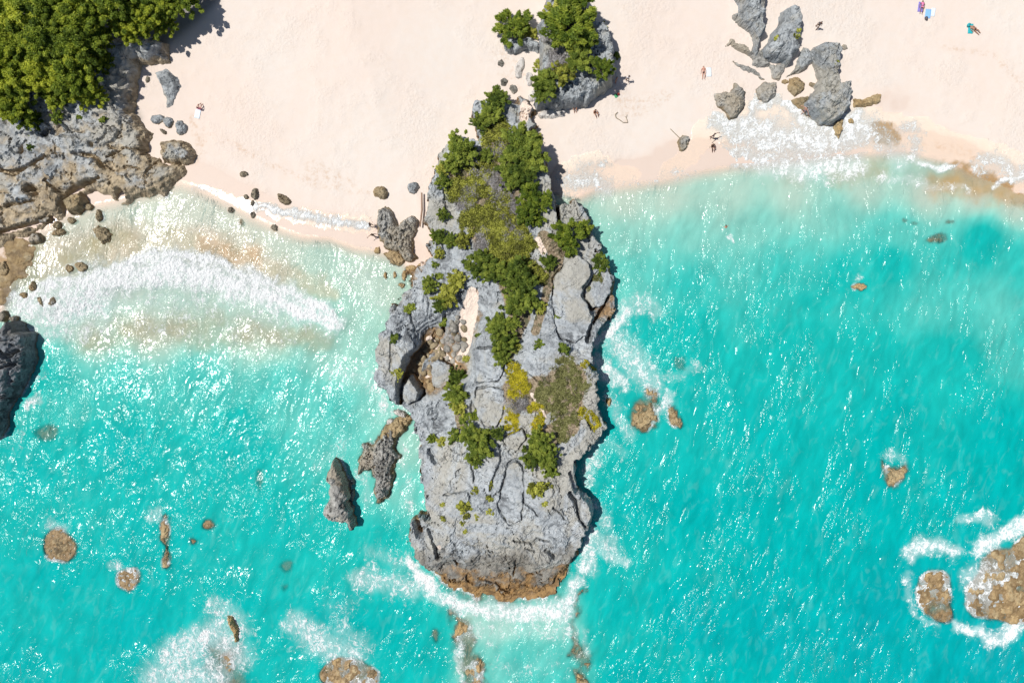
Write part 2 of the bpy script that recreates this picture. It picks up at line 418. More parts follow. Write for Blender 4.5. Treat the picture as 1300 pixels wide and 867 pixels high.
lit = lit * sstep(-420, -150, gpx) * sstep(-320, -120, gpy)
me = mesh_np('ground', np.stack([GX, GY, GZ], -1).reshape(-1, 3), grid_faces(len(ax_), len(ay_)), True, {'wet': wet, 'reef': reef, 'litter': lit, 'wrack': wrack})
_gi = (ax_ > -71.9) & (ax_ < 71.9); _gj = (ay_ > -49.9) & (ay_ < 49.9)
_gx, _gy, _gz = ax_[_gi], ay_[_gj], GZ[np.ix_(_gi, _gj)]
def bilin(gx0, gy0, st, arr, x, y):
    fx = np.clip((x - gx0) / st, 0, arr.shape[0] - 1.001); fy = np.clip((y - gy0) / st, 0, arr.shape[1] - 1.001)
    i, j = fx.astype(int), fy.astype(int); u, v = fx - i, fy - j
    return arr[i, j] * (1 - u) * (1 - v) + arr[i + 1, j] * u * (1 - v) + arr[i, j + 1] * (1 - u) * v + arr[i + 1, j + 1] * u * v
gnd_slow = gnd
def gnd(x, y):
    x = np.asarray(x, float); y = np.asarray(y, float)
    if x.size and np.abs(x).max() < 71 and np.abs(y).max() < 49: return bilin(_gx[0], _gy[0], .30, _gz, x, y)
    return gnd_slow(x, y)
ground = tag(obj('ground', me, M_SAND), 'pale pink sand beach running down under the turquoise sea', kind='structure')

# ------------------------------------------------------------------ rocks as sculpted solids
def hf_mesh(name, X, Y, Z, keepv, origin, attrs=None, rough3=.0, seed=1, fr=1.1):
    nx, ny = X.shape
    if rough3:
        gx = np.gradient(Z, X[:, 0], axis=0); gy = np.gradient(Z, Y[0, :], axis=1)
        L = np.sqrt(gx * gx + gy * gy + 1)
        d = rough3 * (vn3(X * fr, Y * fr, Z * fr, seed) + .55 * vn3(X * fr * 2.3, Y * fr * 2.3, Z * fr * 2.3, seed + 3))
        X = X - gx / L * d; Y = Y - gy / L * d; Z = Z + d / L
    F = grid_faces(nx, ny); kv = keepv.ravel(); F = F[kv[F].any(1)]
    used = np.unique(F); mp = np.full(nx * ny, -1); mp[used] = np.arange(len(used))
    V = np.stack([X - origin[0], Y - origin[1], Z - origin[2]], -1).reshape(-1, 3)[used]
    return mesh_np(name, V, mp[F], False, {k_: v.ravel()[used] for k_, v in (attrs or {}).items()})

def ell(cx, cy, rx, ry, rot=0, n=18, jag=.12, seed=0):
    r = random.Random(int(cx * 31 + cy * 17 + seed)); out = []
    ph = [r.uniform(0, 6.28) for _ in range(4)]
    for i in range(n):
        a = 6.2832 * i / n
        q = 1 + jag * (math.sin(2 * a + ph[0]) * .6 + math.sin(3 * a + ph[1]) * .6 + math.sin(5 * a + ph[2]) * .35)
        u, v = rx * q * math.cos(a), ry * q * math.sin(a)
        out.append((cx + u * math.cos(rot) - v * math.sin(rot), cy + u * math.sin(rot) + v * math.cos(rot)))
    return out

_rock_seed = [100]
SURF = []      # (x0, y0, step, heights) of everything that may stand in the water
def rock(name, label, poly, mat, h=None, zt=None, edge=None, rough=.22, blk=.25, group=None, parent=None, base=None, zref=None, ridge=None, cat='rock', res=None, flat=.5, warp=.22, sink=.7, tilt=(0, 0), block_scale=None, grooves=None, strata=.35):
    base = base or gnd; _rock_seed[0] += 13; sd_ = _rock_seed[0]
    cpx = sum(p[0] for p in poly) / len(poly); cpy = sum(p[1] for p in poly) / len(poly)
    cx, cy, cz = at(cpx, cpy, base)
    zr = zref if zref is not None else (zt * .5 if zt is not None and h is None else cz + (h or 1) * .45)
    W = [P(p[0], p[1], zr) for p in poly]
    xs = [p[0] for p in W]; ys = [p[1] for p in W]; size = max(max(xs) - min(xs), max(ys) - min(ys))
    res = res or min(.17, max(.045, size / 42))
    m = max(.5, size * .06) + 3 * res
    X, Y = np.meshgrid(np.arange(min(xs) - m, max(xs) + m, res), np.arange(min(ys) - m, max(ys) + m, res), indexing='ij')
    ws = max(.35, min(1.6, size * .18)); wa = warp * ws
    Xw = X + wa * fbm(X / ws, Y / ws, 4, sd_); Yw = Y + wa * fbm(X / ws + 31, Y / ws, 4, sd_ + 4)
    sd = poly_sd(Xw, Yw, W)
    G = base(X, Y)
    top = (G + h) if zt is None else np.full(X.shape, float(zt))
    inr = max(sd.max(), .1)
    ew = edge or min(.9, inr * .55)
    if ridge is not None:
        d, wv = line_d(X, Y, [(*P(a, b, zr + .8), wv_) for a, b, wv_ in ridge]); top = top * 1.0 - (1 - np.exp(-(d / (np.abs(wv) + .01)) ** 2)) * (top - G) * .55
    top = top + tilt[0] * (X - cx) + tilt[1] * (Y - cy)
    t = np.clip(sd / ew, 0, 1); prof = 1 - (1 - t) ** 2.4
    dome = 1 - flat * (1 - np.clip(sd / inr, 0, 1)) ** 2 * .6
    bs = block_scale or max(.5, min(2.6, size * .3))
    detail = blk * bs * blocks(X, Y, bs, sd_ + 20) + rough * bs * .5 * fbm(X / bs * 1.7, Y / bs * 1.7, 5, sd_ + 30) + rough * .25 * (ridged(X * 1.7, Y * 1.7, 4, sd_ + 35) - 1)
    detail = detail + blk * bs * .35 * blocks(X, Y, bs * .36, sd_ + 26, .35, .5, .07)
    hh = (top - G) * prof * dome
    Z = np.where(sd > 0, G + np.maximum(hh + detail * np.clip(prof, 0, 1) * np.clip(hh / (bs * .5 + .1), .1, 1), -.1 * prof), G + 2.2 * sd)
    if strata and size > 1.5:
        q = .38 if size < 8 else .55; fz = (Z + .18 * (X * .4 + Y * .7)) / q + .35 * fbm(X * .35, Y * .35, 3, sd_ + 40); fq = fz - np.floor(fz)
        Z = np.where(sd > 0, Z + q * strata * 1.3 * (sstep(.3, .8, fq) - fq) * prof, Z)
    for pts_, dep_ in (grooves or []):
        d_, wv_ = line_d(X + .15 * fbm(X * 1.3, Y * 1.3, 3, sd_ + 41), Y + .15 * fbm(X * 1.3 + 9, Y * 1.3, 3, sd_ + 42), [(*P(a_, b_, zr), w_) for a_, b_, w_ in pts_])
        Z = np.where(sd > 0, Z - dep_ * sstep(1.3, .4, d_ / np.maximum(wv_, .1)), Z)
    Z = np.where(sd <= 0, np.maximum(Z, G - sink - .2), Z)
    keepv = Z > G - sink
    o_ = (cx, cy, cz)
    if parent is None: SURF.append((X[0, 0], Y[0, 0], res, Z))
    me = hf_mesh(name, X, Y, Z, keepv, o_, None, min(.07, size * .015), sd_, 1.0 / max(.25, min(.9, size * .12)))
    if parent is None:
        o = obj(name, me, mat, None, o_); tag(o, label, cat, group)
    else:
        o = obj(name, me, mat, parent, Vector(o_) - parent.location)
        if label: o['label'] = label
    return o

# ---- the headland
HEAD_PX = [(600, 142, 2.2), (606, 125, 2.2), (630, 117, 2.2), (650, 125, 2.2), (665, 122, 2), (679, 132, 2), (677, 145, 2), (685, 154, 2), (679, 162, 2), (674, 175, 2),
           (692, 195, 3), (697, 210, 3), (702, 235, 3), (708, 258, 3), (714, 262, 1.2), (730, 250, .8), (745, 265, 1), (757, 285, 1.2), (760, 305, 1.5), (762, 326, 2), (774, 336, 2), (780, 355, 2),
           (778, 370, 2), (785, 381, 1), (781, 400, 1), (765, 420, 1), (752, 435, 2), (755, 448, 3), (759, 475, 3), (761, 520, 3), (773, 541, 2.5), (767, 560, 2.5), (746, 575, 2.5),
           (733, 590, 3), (735, 620, 3), (745, 635, 3), (751, 655, 2), (746, 672, 2), (742, 692, 1.5), (736, 712, 1), (732, 728, .5), (721, 747, .3), (715, 765, .2), (690, 768, .1),
           (675, 771, .1), (650, 778, .1), (620, 770, .1), (588, 766, .2), (567, 757, .4), (550, 741, .8), (535, 725, 1.2), (525, 710, 2), (518, 690, 2.5), (517, 672, 2.5), (529, 661, 2.5),
           (540, 647, 2.5), (538, 630, 2.5), (531, 596, 2.5), (530, 572, 2.5), (525, 550, 2), (521, 522, .6), (497, 512, 1), (480, 492, 2), (475, 460, 2), (485, 420, 2), (495, 395, 2), (507, 373, 2),
           (519, 362, 1.5), (516, 343, 1), (532, 333, 1), (545, 328, 1.5), (542, 300, 1.5), (539, 275, 1.8), (543, 242, 1.8), (551, 221, 2), (556, 207, 2), (561, 192, 2), (580, 173, 2), (602, 176, 2), (600, 160, 2)]
HEAD = [P(a, b, c) for a, b, c in HEAD_PX]
HZ_PX = [(630, 140, 2.7), (655, 135, 2.4), (670, 170, 2.6), (650, 200, 4.0), (600, 210, 3.6), (570, 240, 3.0), (610, 260, 4.3), (640, 300, 4.8), (680, 250, 4.2), (690, 300, 4.3), (740, 275, 2.2), (735, 310, 2.8), (720, 350, 4.4), (765, 345, 3.0),
         (770, 385, 1.6), (700, 400, 5.0), (740, 420, 3.8), (555, 300, 2.2), (560, 330, 2.4), (525, 340, 1.4), (585, 330, 3.4), (560, 375, 2.8), (580, 365, 2.8), (495, 440, 5.2), (500, 400, 4.4), (500, 480, 5.0), (512, 440, 5.0), (508, 465, 4.9), (525, 400, 4.2), (540, 390, 3.6),
         (560, 450, .9), (550, 430, .9), (545, 480, .8), (575, 470, 1.1), (590, 400, 1.5), (592, 430, 1.4), (595, 440, 1.6), (590, 380, 2.2), (615, 440, 4.2), (625, 470, 4.6), (650, 400, 5.0), (640, 350, 5.0), (700, 450, 5.2), (735, 480, 5.0), (690, 500, 5.2), (740, 530, 4.6), (765, 545, 3.4),
         (650, 500, 5.0), (545, 540, 3.0), (560, 520, 2.8), (590, 500, 4.0), (580, 560, 4.6), (545, 600, 3.8), (620, 560, 5.1), (700, 580, 5.1), (725, 600, 4.6), (560, 640, 4.8), (620, 630, 5.2), (690, 640, 5.2), (735, 645, 4.4), (530, 690, 3.5), (560, 690, 4.5), (640, 680, 5.0), (710, 685, 4.4), (730, 690, 3.4),
         (590, 700, 4.0), (640, 705, 3.9), (690, 705, 3.7), (575, 728, 2.2), (610, 735, 2.0), (650, 738, 1.9), (690, 735, 1.9), (715, 732, 1.4), (620, 754, .8), (660, 758, .7), (700, 752, .8), (590, 752, .9)]
HZ_PX = [(a, b, c * .84) for a, b, c in HZ_PX]
HZ = [(*P(a, b, c * .9), c) for a, b, c in HZ_PX]
SLABS = [  # outline, height above the surrounding rock, tilt, label
    ([(605, 494), (622, 491), (640, 494), (641, 508), (637, 530), (630, 543), (616, 541), (606, 530), (602, 512)], .45, (.02, .03), 'smooth rounded blue-grey slab beside the yellow plants'),
    ([(645, 589), (656, 584), (664, 592), (665, 612), (664, 640), (661, 664), (648, 668), (636, 655), (632, 640), (636, 622), (641, 606)], .05, (0, .05), 'tongue-shaped slab sunk between curved cracks, whitish at its foot'),
    ([(703, 352), (716, 334), (733, 325), (748, 334), (753, 346), (741, 362), (737, 375), (748, 392), (752, 402), (746, 425), (730, 436), (712, 430), (704, 410), (700, 380)], .5, (-.02, .02), 'broad smooth blue-grey slab on the eastern shoulder'),
    ([(757, 345), (770, 335), (778, 355), (775, 372), (763, 390), (752, 392), (742, 380), (741, 370)], .35, (-.05, 0), 'slab with an olive plant mat above the eastern water edge'),
    ([(600, 445), (630, 440), (640, 470), (632, 484), (604, 486)], .35, (.03, -.02), None),
    ([(605, 430), (620, 412), (632, 425), (630, 440), (603, 442)], .2, (.02, 0), None),
    ([(636, 556), (664, 545), (668, 556), (655, 574), (642, 566)], .4, (.03, .05), None),
    ([(512, 490), (520, 480), (532, 497), (530, 508), (518, 514), (511, 506)], .5, (.1, 0), None),
    ([(739, 632), (748, 640), (751, 655), (746, 670), (738, 660), (736, 645)], .3, (.0, 0), None),
    ([(548, 462), (556, 455), (572, 462), (575, 478), (562, 495), (548, 490)], .9, (.1, .1), None)]
GROOVES = [  # open cracks: polyline px with half width m, depth m
    ([(549, 434, .5), (535, 446, .8), (524, 458, 1.0), (516, 478, 1.0), (510, 500, .7), (506, 511, .4)], 4.2), ([(515, 476, .5), (527, 490, .55), (534, 502, .35)], 2.2),
    ([(598, 510, .15), (599, 540, .15)], .6), ([(634, 566, .14), (636, 585, .16), (626, 608, .16), (622, 622, .12)], .7), ([(563, 628, .1), (595, 624, .12), (596, 634, .1)], .5),
    ([(598, 585, .12), (602, 612, .12)], .6), ([(652, 686, .10), (665, 690, .14), (674, 692, .16), (682, 686, .12), (698, 688, .1)], .7), ([(668, 698, .08), (680, 704, .1)], .4), ([(694, 702, .25), (706, 711, .3)], .9),
    ([(655, 715, .1), (652, 738, .12)], .6), ([(666, 638, .09), (676, 645, .09), (683, 655, .08)], .5), ([(702, 644, .1), (712, 652, .1), (717, 660, .08)], .5), ([(724, 628, .3), (733, 640, .35), (738, 660, .3), (746, 672, .2)], 1.6),
    ([(552, 700, .2), (555, 712, .25)], 1.2), ([(576, 716, .18), (580, 722, .2)], .9), ([(527, 665, .5), (531, 680, .5)], 2.0), ([(543, 674, .2), (553, 698, .25)], .9), ([(709, 262, .3), (712, 290, .25)], 2.6), ([(544, 574, .3), (552, 588, .3)], 1.0),
    ([(565, 458, .1), (575, 470, .2)], .8), ([(588, 330, .12), (592, 338, .2)], .8), ([(675, 560, .1), (660, 600, .05)], .3), ([(745, 530, .25), (752, 545, .2)], 1.0), ([(733, 588, .4), (735, 605, .5)], 2.0), ([(724, 600, .25), (732, 625, .3)], 1.1),
    ([(563, 400, .2), (560, 420, .3)], 1.0), ([(518, 385, .12), (525, 420, .12)], .6), ([(498, 420, .1), (495, 470, .12)], .35), ([(772, 340, .2), (779, 356, .25), (768, 390, .25), (755, 410, .2)], 1.4), ([(750, 404, .25), (748, 432, .35)], 1.6), ([(640, 470, .1), (600, 490, .1)], .4)]
hx = np.arange(-19.2, 15.2, .125); hy = np.arange(-36, 33.5, .125)
HXg, HYg = np.meshgrid(hx, hy, indexing='ij')
wxh = HXg + .60 * fbm(HXg * .55, HYg * .55, 5, 201, .58) + .9 * fbm(HXg * .16, HYg * .16, 2, 205) * .35; wyh = HYg + .60 * fbm(HXg * .55 + 40, HYg * .55, 5, 202, .58)
hsd = poly_sd(wxh, wyh, HEAD)
hg = np.minimum(gnd(HXg, HYg), 1.4)
htop = shepard(HXg, HYg, HZ, .9, 1.9)
hew = .55 + 3.6 * sstep(-25.5, -30.5, HYg) * sstep(-13, -8, HXg) + .5 * fbm(HXg * .2, HYg * .2, 2, 207)
hew = np.clip(hew, .4, 5)
hprof = 1 - (1 - np.clip(hsd / hew, 0, 1)) ** 2.2
# masks in place
apx = 650 + HXg * 10 * CAM_H / (CAM_H - htop); apy = 433.5 - HYg * 10 * CAM_H / (CAM_H - htop)
basin = sstep(-3, 3, poly_sd(apx, apy, [(548, 432), (575, 405), (590, 372), (606, 370), (608, 440), (592, 500), (575, 468), (545, 515), (524, 500), (524, 465)]))
rb = blocks(HXg, HYg, 5.2, 211, .18, .0, .018)
crk_ = np.exp(-(fbm(HXg * .17, HYg * .13, 5, 301) / .020) ** 2) * sstep(-.1, .3, fbm(HXg * .2, HYg * .2, 2, 305)) + .7 * np.exp(-(fbm(HXg * .30 + 20, HYg * .36, 5, 311) / .026) ** 2) * sstep(.0, .35, fbm(HXg * .25 + 8, HYg * .25, 2, 315))
rs = blocks(HXg, HYg, 1.7, 223, .22, .45, .05)
rd = .36 * rb - .42 * crk_ + .15 * rs + .05 * (ridged(HXg * 2.1, HYg * 2.1, 3, 243) - 1) + .10 * fbm(HXg * .5, HYg * .5, 5, 231) + .075 * (ridged(HXg * .9, HYg * .7, 5, 241) - 1)
smoothz = np.zeros(HXg.shape)
for po, _, _, _ in SLABS[:4]: smoothz = np.maximum(smoothz, sstep(-10, 6, poly_sd(apx, apy, po)))
south = sstep(-22, -26, HYg)
rd = rd * (1 - .6 * smoothz) * (1 + .6 * south) * (1 - .5 * basin)
hz = hg + (htop - hg) * hprof + rd * np.clip(hprof, 0, 1)
ter = np.floor(hz / .55 + .25 * fbm(HXg * .25, HYg * .25, 3, 251)) ; frac = hz / .55 + .25 * fbm(HXg * .25, HYg * .25, 3, 251) - ter
hz = hz + .55 * .62 * (sstep(.25, .85, frac) - frac) * hprof * (1 - basin)
for pts, dep in GROOVES:
    zz = 3.5
    d, wv = line_d(HXg + .12 * fbm(HXg * 1.4, HYg * 1.4, 3, 261), HYg + .12 * fbm(HXg * 1.4 + 7, HYg * 1.4, 3, 262), [(*P(a, b, 3.8), w_) for a, b, w_ in pts])
    hz = hz - dep * sstep(1.25, .45, d / np.maximum(wv, .08))
for po, hh_, _, _ in SLABS:
    W_ = [P(a, b, 4.6) for a, b in po]; s_ = poly_sd(HXg, HYg, W_)
    hz = hz - .75 * np.maximum(sstep(-.17, -.07, s_) * sstep(-.2, .25, fbm(HXg * .45, HYg * .45, 2, 281)), sstep(.0, .12, s_))
hz = np.where(hsd > 1.3, np.maximum(hz, .28), hz)
hz = np.where(hsd > 0, np.maximum(hz, hg - .4), np.maximum(hg + 3.0 * hsd, hg - 1.6))
_hm = np.maximum(hz, bilin(_gx[0], _gy[0], .30, _gz, HXg, HYg))
def _blur(A, n):
    for _ in range(2):
        A = sum(np.roll(A, d, 0) for d in range(-n, n + 1)) / (2 * n + 1); A = sum(np.roll(A, d, 1) for d in range(-n, n + 1)) / (2 * n + 1)
    return A
_hs = _blur(_hm, 3)
def _hl(A, x, y):
    x = np.asarray(x, float); y = np.asarray(y, float)
    inb = (x > hx[0]) & (x < hx[-1]) & (y > hy[0]) & (y < hy[-1])
    return np.where(inb, bilin(hx[0], hy[0], .125, A, x, y), gnd(x, y))
def head_h(x, y): return _hl(_hm, x, y)
def head_soft(x, y): return _hl(_hs, x, y)
SOIL = [[(630, 160, 14), (640, 230, 26), (620, 290, 26), (650, 340, 24), (660, 400, 14), (640, 450, 12)], [(690, 300, 8), (705, 320, 9), (692, 380, 5), (680, 420, 6)], [(655, 500, 20), (700, 500, 26), (725, 480, 20), (720, 540, 16), (690, 560, 14)],
        [(580, 210, 12), (590, 250, 14)], [(580, 490, 7), (585, 540, 6)], [(660, 350, 20)], [(712, 310, 10), (702, 360, 5)]]
SANDY = [[(600, 372, 7), (596, 395, 11), (592, 415, 10), (594, 436, 5), (584, 455, 5)], [(655, 600, 2.5), (640, 612, 2)], [(675, 500, 2.2), (684, 512, 2.4), (692, 530, 2)], [(665, 230, 2), (668, 262, 3), (660, 290, 2.5)], [(683, 305, 4), (690, 320, 4)], [(665, 150, 6), (668, 135, 8)], [(537, 300, 2.5), (537, 320, 4), (536, 335, 3)], [(557, 695, 3)], [(545, 430, 4), (578, 465, 3), (542, 478, 2)]]
soil = np.zeros(HXg.shape); sandy = np.zeros(HXg.shape)
for s_ in SOIL:
    d, wv = line_d(apx, apy, s_); soil = np.maximum(soil, sstep(1.5, .5, d / wv))
for s_ in SANDY:
    d, wv = line_d(apx, apy, s_); sandy = np.maximum(sandy, sstep(1.6, .4, d / wv))
gband = sstep(-22.5, -29.5, HYg + .9 * fbm(HXg * .2, HYg * .2, 3, 283)) * 1.0
headland = empty('rock_headland', (*P(640, 470), 0), 'long grey limestone headland with bushes running from beach into sea', 'headland')
hl = Vector(headland.location)
me = hf_mesh('massif', HXg, HYg, hz, hz > hg - 1.2, hl, {'soil': soil, 'sandy': sandy, 'greyband': gband}, .05, 271, 1.3)
obj('massif', me, M_HEAD, headland)
def slab_base(x, y): return head_h(x, y)
for po, hh_, tl, lb in SLABS:
    c = at(sum(p[0] for p in po) / len(po), sum(p[1] for p in po) / len(po), lambda x, y: shepard(x, y, HZ, .9, 1.9))
    rock('slab', lb, po, M_HEAD, zt=c[2] + hh_, base=lambda x, y, z_=c[2]: np.full(np.shape(x), z_ - .75), edge=.12, rough=.06, blk=.05, parent=headland, zref=c[2], flat=.15, warp=.16, sink=1.0, tilt=tl, block_scale=1.6, res=.1)

# ---- rubble stones in the headland's hollow (shared meshes)
def lump(seed, sub=2, flat=.6, jag=.28):
    import bmesh
    bm = bmesh.new(); bmesh.ops.create_icosphere(bm, subdivisions=sub, radius=1.0)
    r = random.Random(seed)
    planes = [(Vector((r.gauss(0, 1), r.gauss(0, 1), r.gauss(0, 1))).normalized(), r.uniform(.62, .88)) for _ in range(9)]
    for v in bm.verts:
        q = v.co.copy()
        for n_, d_ in planes:
            e = q.dot(n_) - d_
            if e > 0: q -= n_ * e
        q *= 1 + jag * .25 * r.uniform(-1, 1); q.z *= flat; v.co = q
    me = bpy.data.meshes.new('stone'); bm.to_mesh(me); bm.free()
    for p in me.polygons: p.use_smooth = False
    return me
STONES_TAN = [lump(300 + i) for i in range(6)]
for m_ in STONES_TAN: m_.materials.append(M_TAN)
M_RUB = mat_rock('grey_rubble', (.19, .18, .155), (.31, .295, .26), (.42, .40, .36), .0, pits=.2)
STONES_GREY = [lump(400 + i) for i in range(6)]
for m_ in STONES_GREY: m_.materials.append(M_RUB)
RUB = [(548, 430), (566, 415), (580, 402), (592, 410), (590, 440), (588, 462), (575, 466), (560, 455), (548, 470), (548, 492), (540, 500), (528, 492), (524, 470), (532, 452)]
taken = []
for _ in range(2600):
    px, py = random.uniform(520, 595), random.uniform(400, 505)
    if poly_sd(np.array([px]), np.array([py]), RUB)[0] < 0: continue
    r = random.choice((3.2, 4.2, 5.2, 6.2))
    if any((px - a) ** 2 + (py - b) ** 2 < (.80 * (r + c)) ** 2 for a, b, c in taken): continue
    taken.append((px, py, r))
    x, y, z = at(px, py, head_soft)
    tan = px < 562 or random.random() < .35
    o = obj('stone', random.choice(STONES_TAN if tan else STONES_GREY), None, headland, Vector((x, y, z + .05)) - hl)
    o.rotation_euler = (random.uniform(-.3, .3), random.uniform(-.3, .3), random.uniform(0, 6.3))
    s = r / 10 * 1.12; o.scale = (s * random.uniform(.85, 1.3), s * random.uniform(.8, 1.1), s * random.uniform(.8, 1.2))

# ---- other rocks -----------------------------------------------------------------
exec_rocks = True
BANK = [(-120, 60), (20, 90), (110, 70), (150, 52), (190, 44), (214, 58), (212, 80), (196, 84), (180, 82), (172, 98), (170, 118), (168, 140), (176, 156), (186, 168), (186, 190), (192, 200), (206, 206),
        (228, 208), (228, 222), (214, 235), (206, 247), (180, 248), (157, 256), (134, 254), (128, 246), (110, 240), (96, 246), (80, 252), (78, 268), (66, 277), (48, 284), (30, 298), (8, 302), (-30, 330), (-120, 350)]
bank = rock('coastal_rock', 'weathered grey limestone bank with brown foot below the feathery trees', BANK, M_BANK, h=2.0, edge=2.0, rough=.07, blk=.22, res=.15, warp=.3, block_scale=3.6, flat=.1, tilt=(.0, .075), strata=.55, grooves=[
    ([(-10, 215, .2), (25, 222, .3), (45, 210, .25), (62, 200, .15)], 1.1), ([(76, 252, .2), (92, 240, .3), (110, 232, .25), (128, 226, .15)], 1.0), ([(-10, 296, .2), (30, 286, .3), (60, 276, .3)], 1.2), ([(100, 197, .3), (125, 201, .3), (134, 214, .2)], .9),
    ([(40, 240, .6), (44, 243, .6)], 1.6), ([(149, 249, .6), (152, 243, .5)], 1.5), ([(30, 196, .3), (34, 188, .2)], .9), ([(122, 186, .4)], .9), ([(60, 230, .15), (75, 245, .2)], .8), ([(2, 195, .3), (-10, 180, .3)], .9), ([(10, 262, .2), (45, 255, .15)], .7), ([(140, 200, .12), (165, 190, .12), (186, 192, .15)], .6), ([(195, 205, .15), (185, 225, .12)], .6), ([(80, 175, .12), (110, 180, .15)], .5), ([(150, 165, .12), (130, 185, .12)], .5)])
def hf_of(o):
    """height lookup on a built rock by ray"""
    dg = bpy.context.evaluated_depsgraph_get()
    inv = o.matrix_world.inverted() if False else Matrix.Translation(-Vector(o.location))
    def f(x, y):
        x = np.atleast_1d(x); out = gnd(x, np.atleast_1d(y)).copy()
        for i, (a, b) in enumerate(zip(np.atleast_1d(x), np.atleast_1d(y))):
            hit, loc, *_ = o.ray_cast(inv @ Vector((a, b, 60)), Vector((0, 0, -1)))
            if hit: out[i] = max(out[i], loc.z + o.location.z)
        return out
    return f
bpy.context.view_layer.update()
bank_h = hf_of(bank)
P4 = lambda l, ox, oy, k=.25: [(ox + a * k, oy + b * k) for a, b in l]

outcrop = rock('beach_outcrop', 'blue-grey limestone outcrop topped with bushes standing on the sand', [(697, -25), (740, -25), (745, 10), (755, 20), (770, 27), (777, 45), (780, 62), (785, 78), (784, 92), (779, 104), (765, 112), (752, 122), (735, 130), (710, 131), (692, 131), (681, 133), (677, 112), (686, 84), (686, 57), (684, 28)],
               M_GREY, h=3.3, edge=.8, rough=.25, blk=.3, res=.13, warp=.22, block_scale=2.4, flat=.2, zref=3.4)
out_h = hf_of(outcrop)
rock('rock', 'small grey ledge under the lone spiky bush on the upper sand', [(637, 52), (650, 48), (672, 47), (688, 56), (684, 66), (668, 62), (655, 68), (643, 67)], M_GREY, h=1.1)
rock('rock', 'white bleached slab lying at the foot of the bushy outcrop', [(682, 146), (690, 139), (706, 138), (719, 140), (716, 148), (700, 150), (686, 150)], M_PALE, h=.5)
for px, py, rx, ry, rot, lb in [(636, 80, 4, 5, 0, 'small grey stone in pale sand, left of the ledge rubble'), (660, 86, 6, 13, .2, 'long pale grey stone below the lone spiky bush'), (640, 104, 5, 5, 0, 'small roundish stone in pale sand above the headland tip'),
                                (652, 113, 4.5, 6.5, -.4, 'oval grey stone in pale sand just above the headland tip'), (672, 100, 5, 9, .1, 'pale upright stone beside the bushy outcrop'), (676, 122, 5, 8, .2, 'pale stone between headland tip and bushy outcrop')]:
    rock('stone', lb, ell(px, py, rx, ry, rot), M_RUB if ry < 7 else M_PALE, h=.35, group='stones in the pale sand above the headland')

RC = lambda l: P4(l, 850, 0)
G_R = 'rocks standing on the right beach'
rock('rock', 'jagged grey ridge rock at the top edge of the right beach', RC([(355, -60), (500, -60), (500, 0), (492, 80), (486, 170), (472, 258), (440, 262), (450, 180), (400, 118), (338, 66), (335, 48), (368, 55), (392, 80), (365, 20)]), M_GREY, h=2.2, edge=.6, rough=.4, blk=.4, group=G_R, zref=2.6)
rock('rock', 'tall tapering grey rock with three tiny plants on it', RC([(580, 40), (610, 22), (645, 22), (690, 70), (682, 180), (662, 250), (625, 310), (600, 312), (560, 292), (500, 286), (482, 262), (500, 212), (540, 142), (572, 110)]), M_GREY, h=2.3, edge=.7, rough=.22, blk=.22, group=G_R, zref=2.4)
rock('rock', 'hourglass-shaped grey rock reaching into the white swash', RC([(790, 205), (850, 215), (885, 260), (880, 310), (857, 375), (870, 408), (928, 406), (942, 470), (922, 540), (880, 602), (820, 632), (780, 622), (722, 572), (702, 505), (758, 445), (768, 352), (727, 292), (720, 262), (750, 230)]), M_GREY, h=2.6, edge=.7, rough=.3, blk=.28, group=G_R, zref=1.8, res=.1)
rock('rock', 'small dark grey wedge rock left of the hourglass rock', RC([(680, 238), (722, 258), (732, 310), (692, 352), (622, 380), (592, 390), (640, 350), (660, 290)]), M_GREY, h=1.0, group=G_R)
rock('rock', 'winding low grey-tan ridge below the jagged ridge rock', RC([(287, 240), (300, 200), (322, 205), (352, 218), (402, 238), (432, 268), (472, 265), (502, 298), (522, 330), (600, 318), (592, 372), (562, 412), (522, 392), (508, 342), (432, 332), (408, 282), (352, 252), (310, 222)]), M_KARST, h=.6, group=G_R, edge=.3, rough=.35)
rock('rock', 'thin low ridge of stone half buried in sand', RC([(315, 308), (345, 318), (432, 352), (486, 402), (470, 400), (420, 368), (368, 352)]), M_KARST, h=.35, group=G_R, edge=.2)
rock('rock', 'notched tan-grey boulder at the left edge of the swash', RC([(235, 470), (310, 460), (330, 425), (345, 415), (395, 460), (385, 540), (350, 592), (310, 606), (275, 552), (240, 520)]), M_KARST, h=1.2, group=G_R)
rock('rock', 'tan boulder with grey top above the swash edge', RC([(480, 415), (550, 415), (540, 490), (500, 520), (452, 500), (443, 450)]), M_KARST, h=.9, group=G_R)
rock('rock', 'small tan boulder between hourglass rock and tan boulder', RC([(612, 398), (650, 386), (690, 420), (690, 452), (640, 490), (605, 450)]), M_TAN, h=.8, group=G_R)
rock('rock', 'flat ochre rock shelf at the left foot of the hourglass rock', RC([(615, 510), (650, 494), (712, 488), (704, 520), (728, 572), (700, 568), (660, 552)]), M_TAN, h=.6, group=G_R)
rock('rock', 'pointed ochre rock sticking out below the hourglass rock', RC([(835, 630), (882, 600), (882, 660), (862, 706), (845, 682)]), M_OCHRE, h=.7, group=G_R)
rock('rock', 'curved ochre rock arm right of the hourglass rock', RC([(938, 500), (1000, 502), (1050, 474), (1082, 478), (1072, 520), (1000, 542), (938, 542)]), M_OCHRE, h=.55, group=G_R)
rock('stone', 'tiny grey stone beside the hourglass rock waist', RC(ell(725, 430, 18, 12)), M_KARST, h=.25, group=G_R)
rock('stone', 'small pale stone touching the hourglass rock head on the right', RC(ell(890, 240, 16, 14)), M_KARST, h=.3, group=G_R)
rock('stone', 'small tan stone touching the winding low ridge', RC(ell(588, 415, 18, 12)), M_TAN, h=.3, group=G_R)
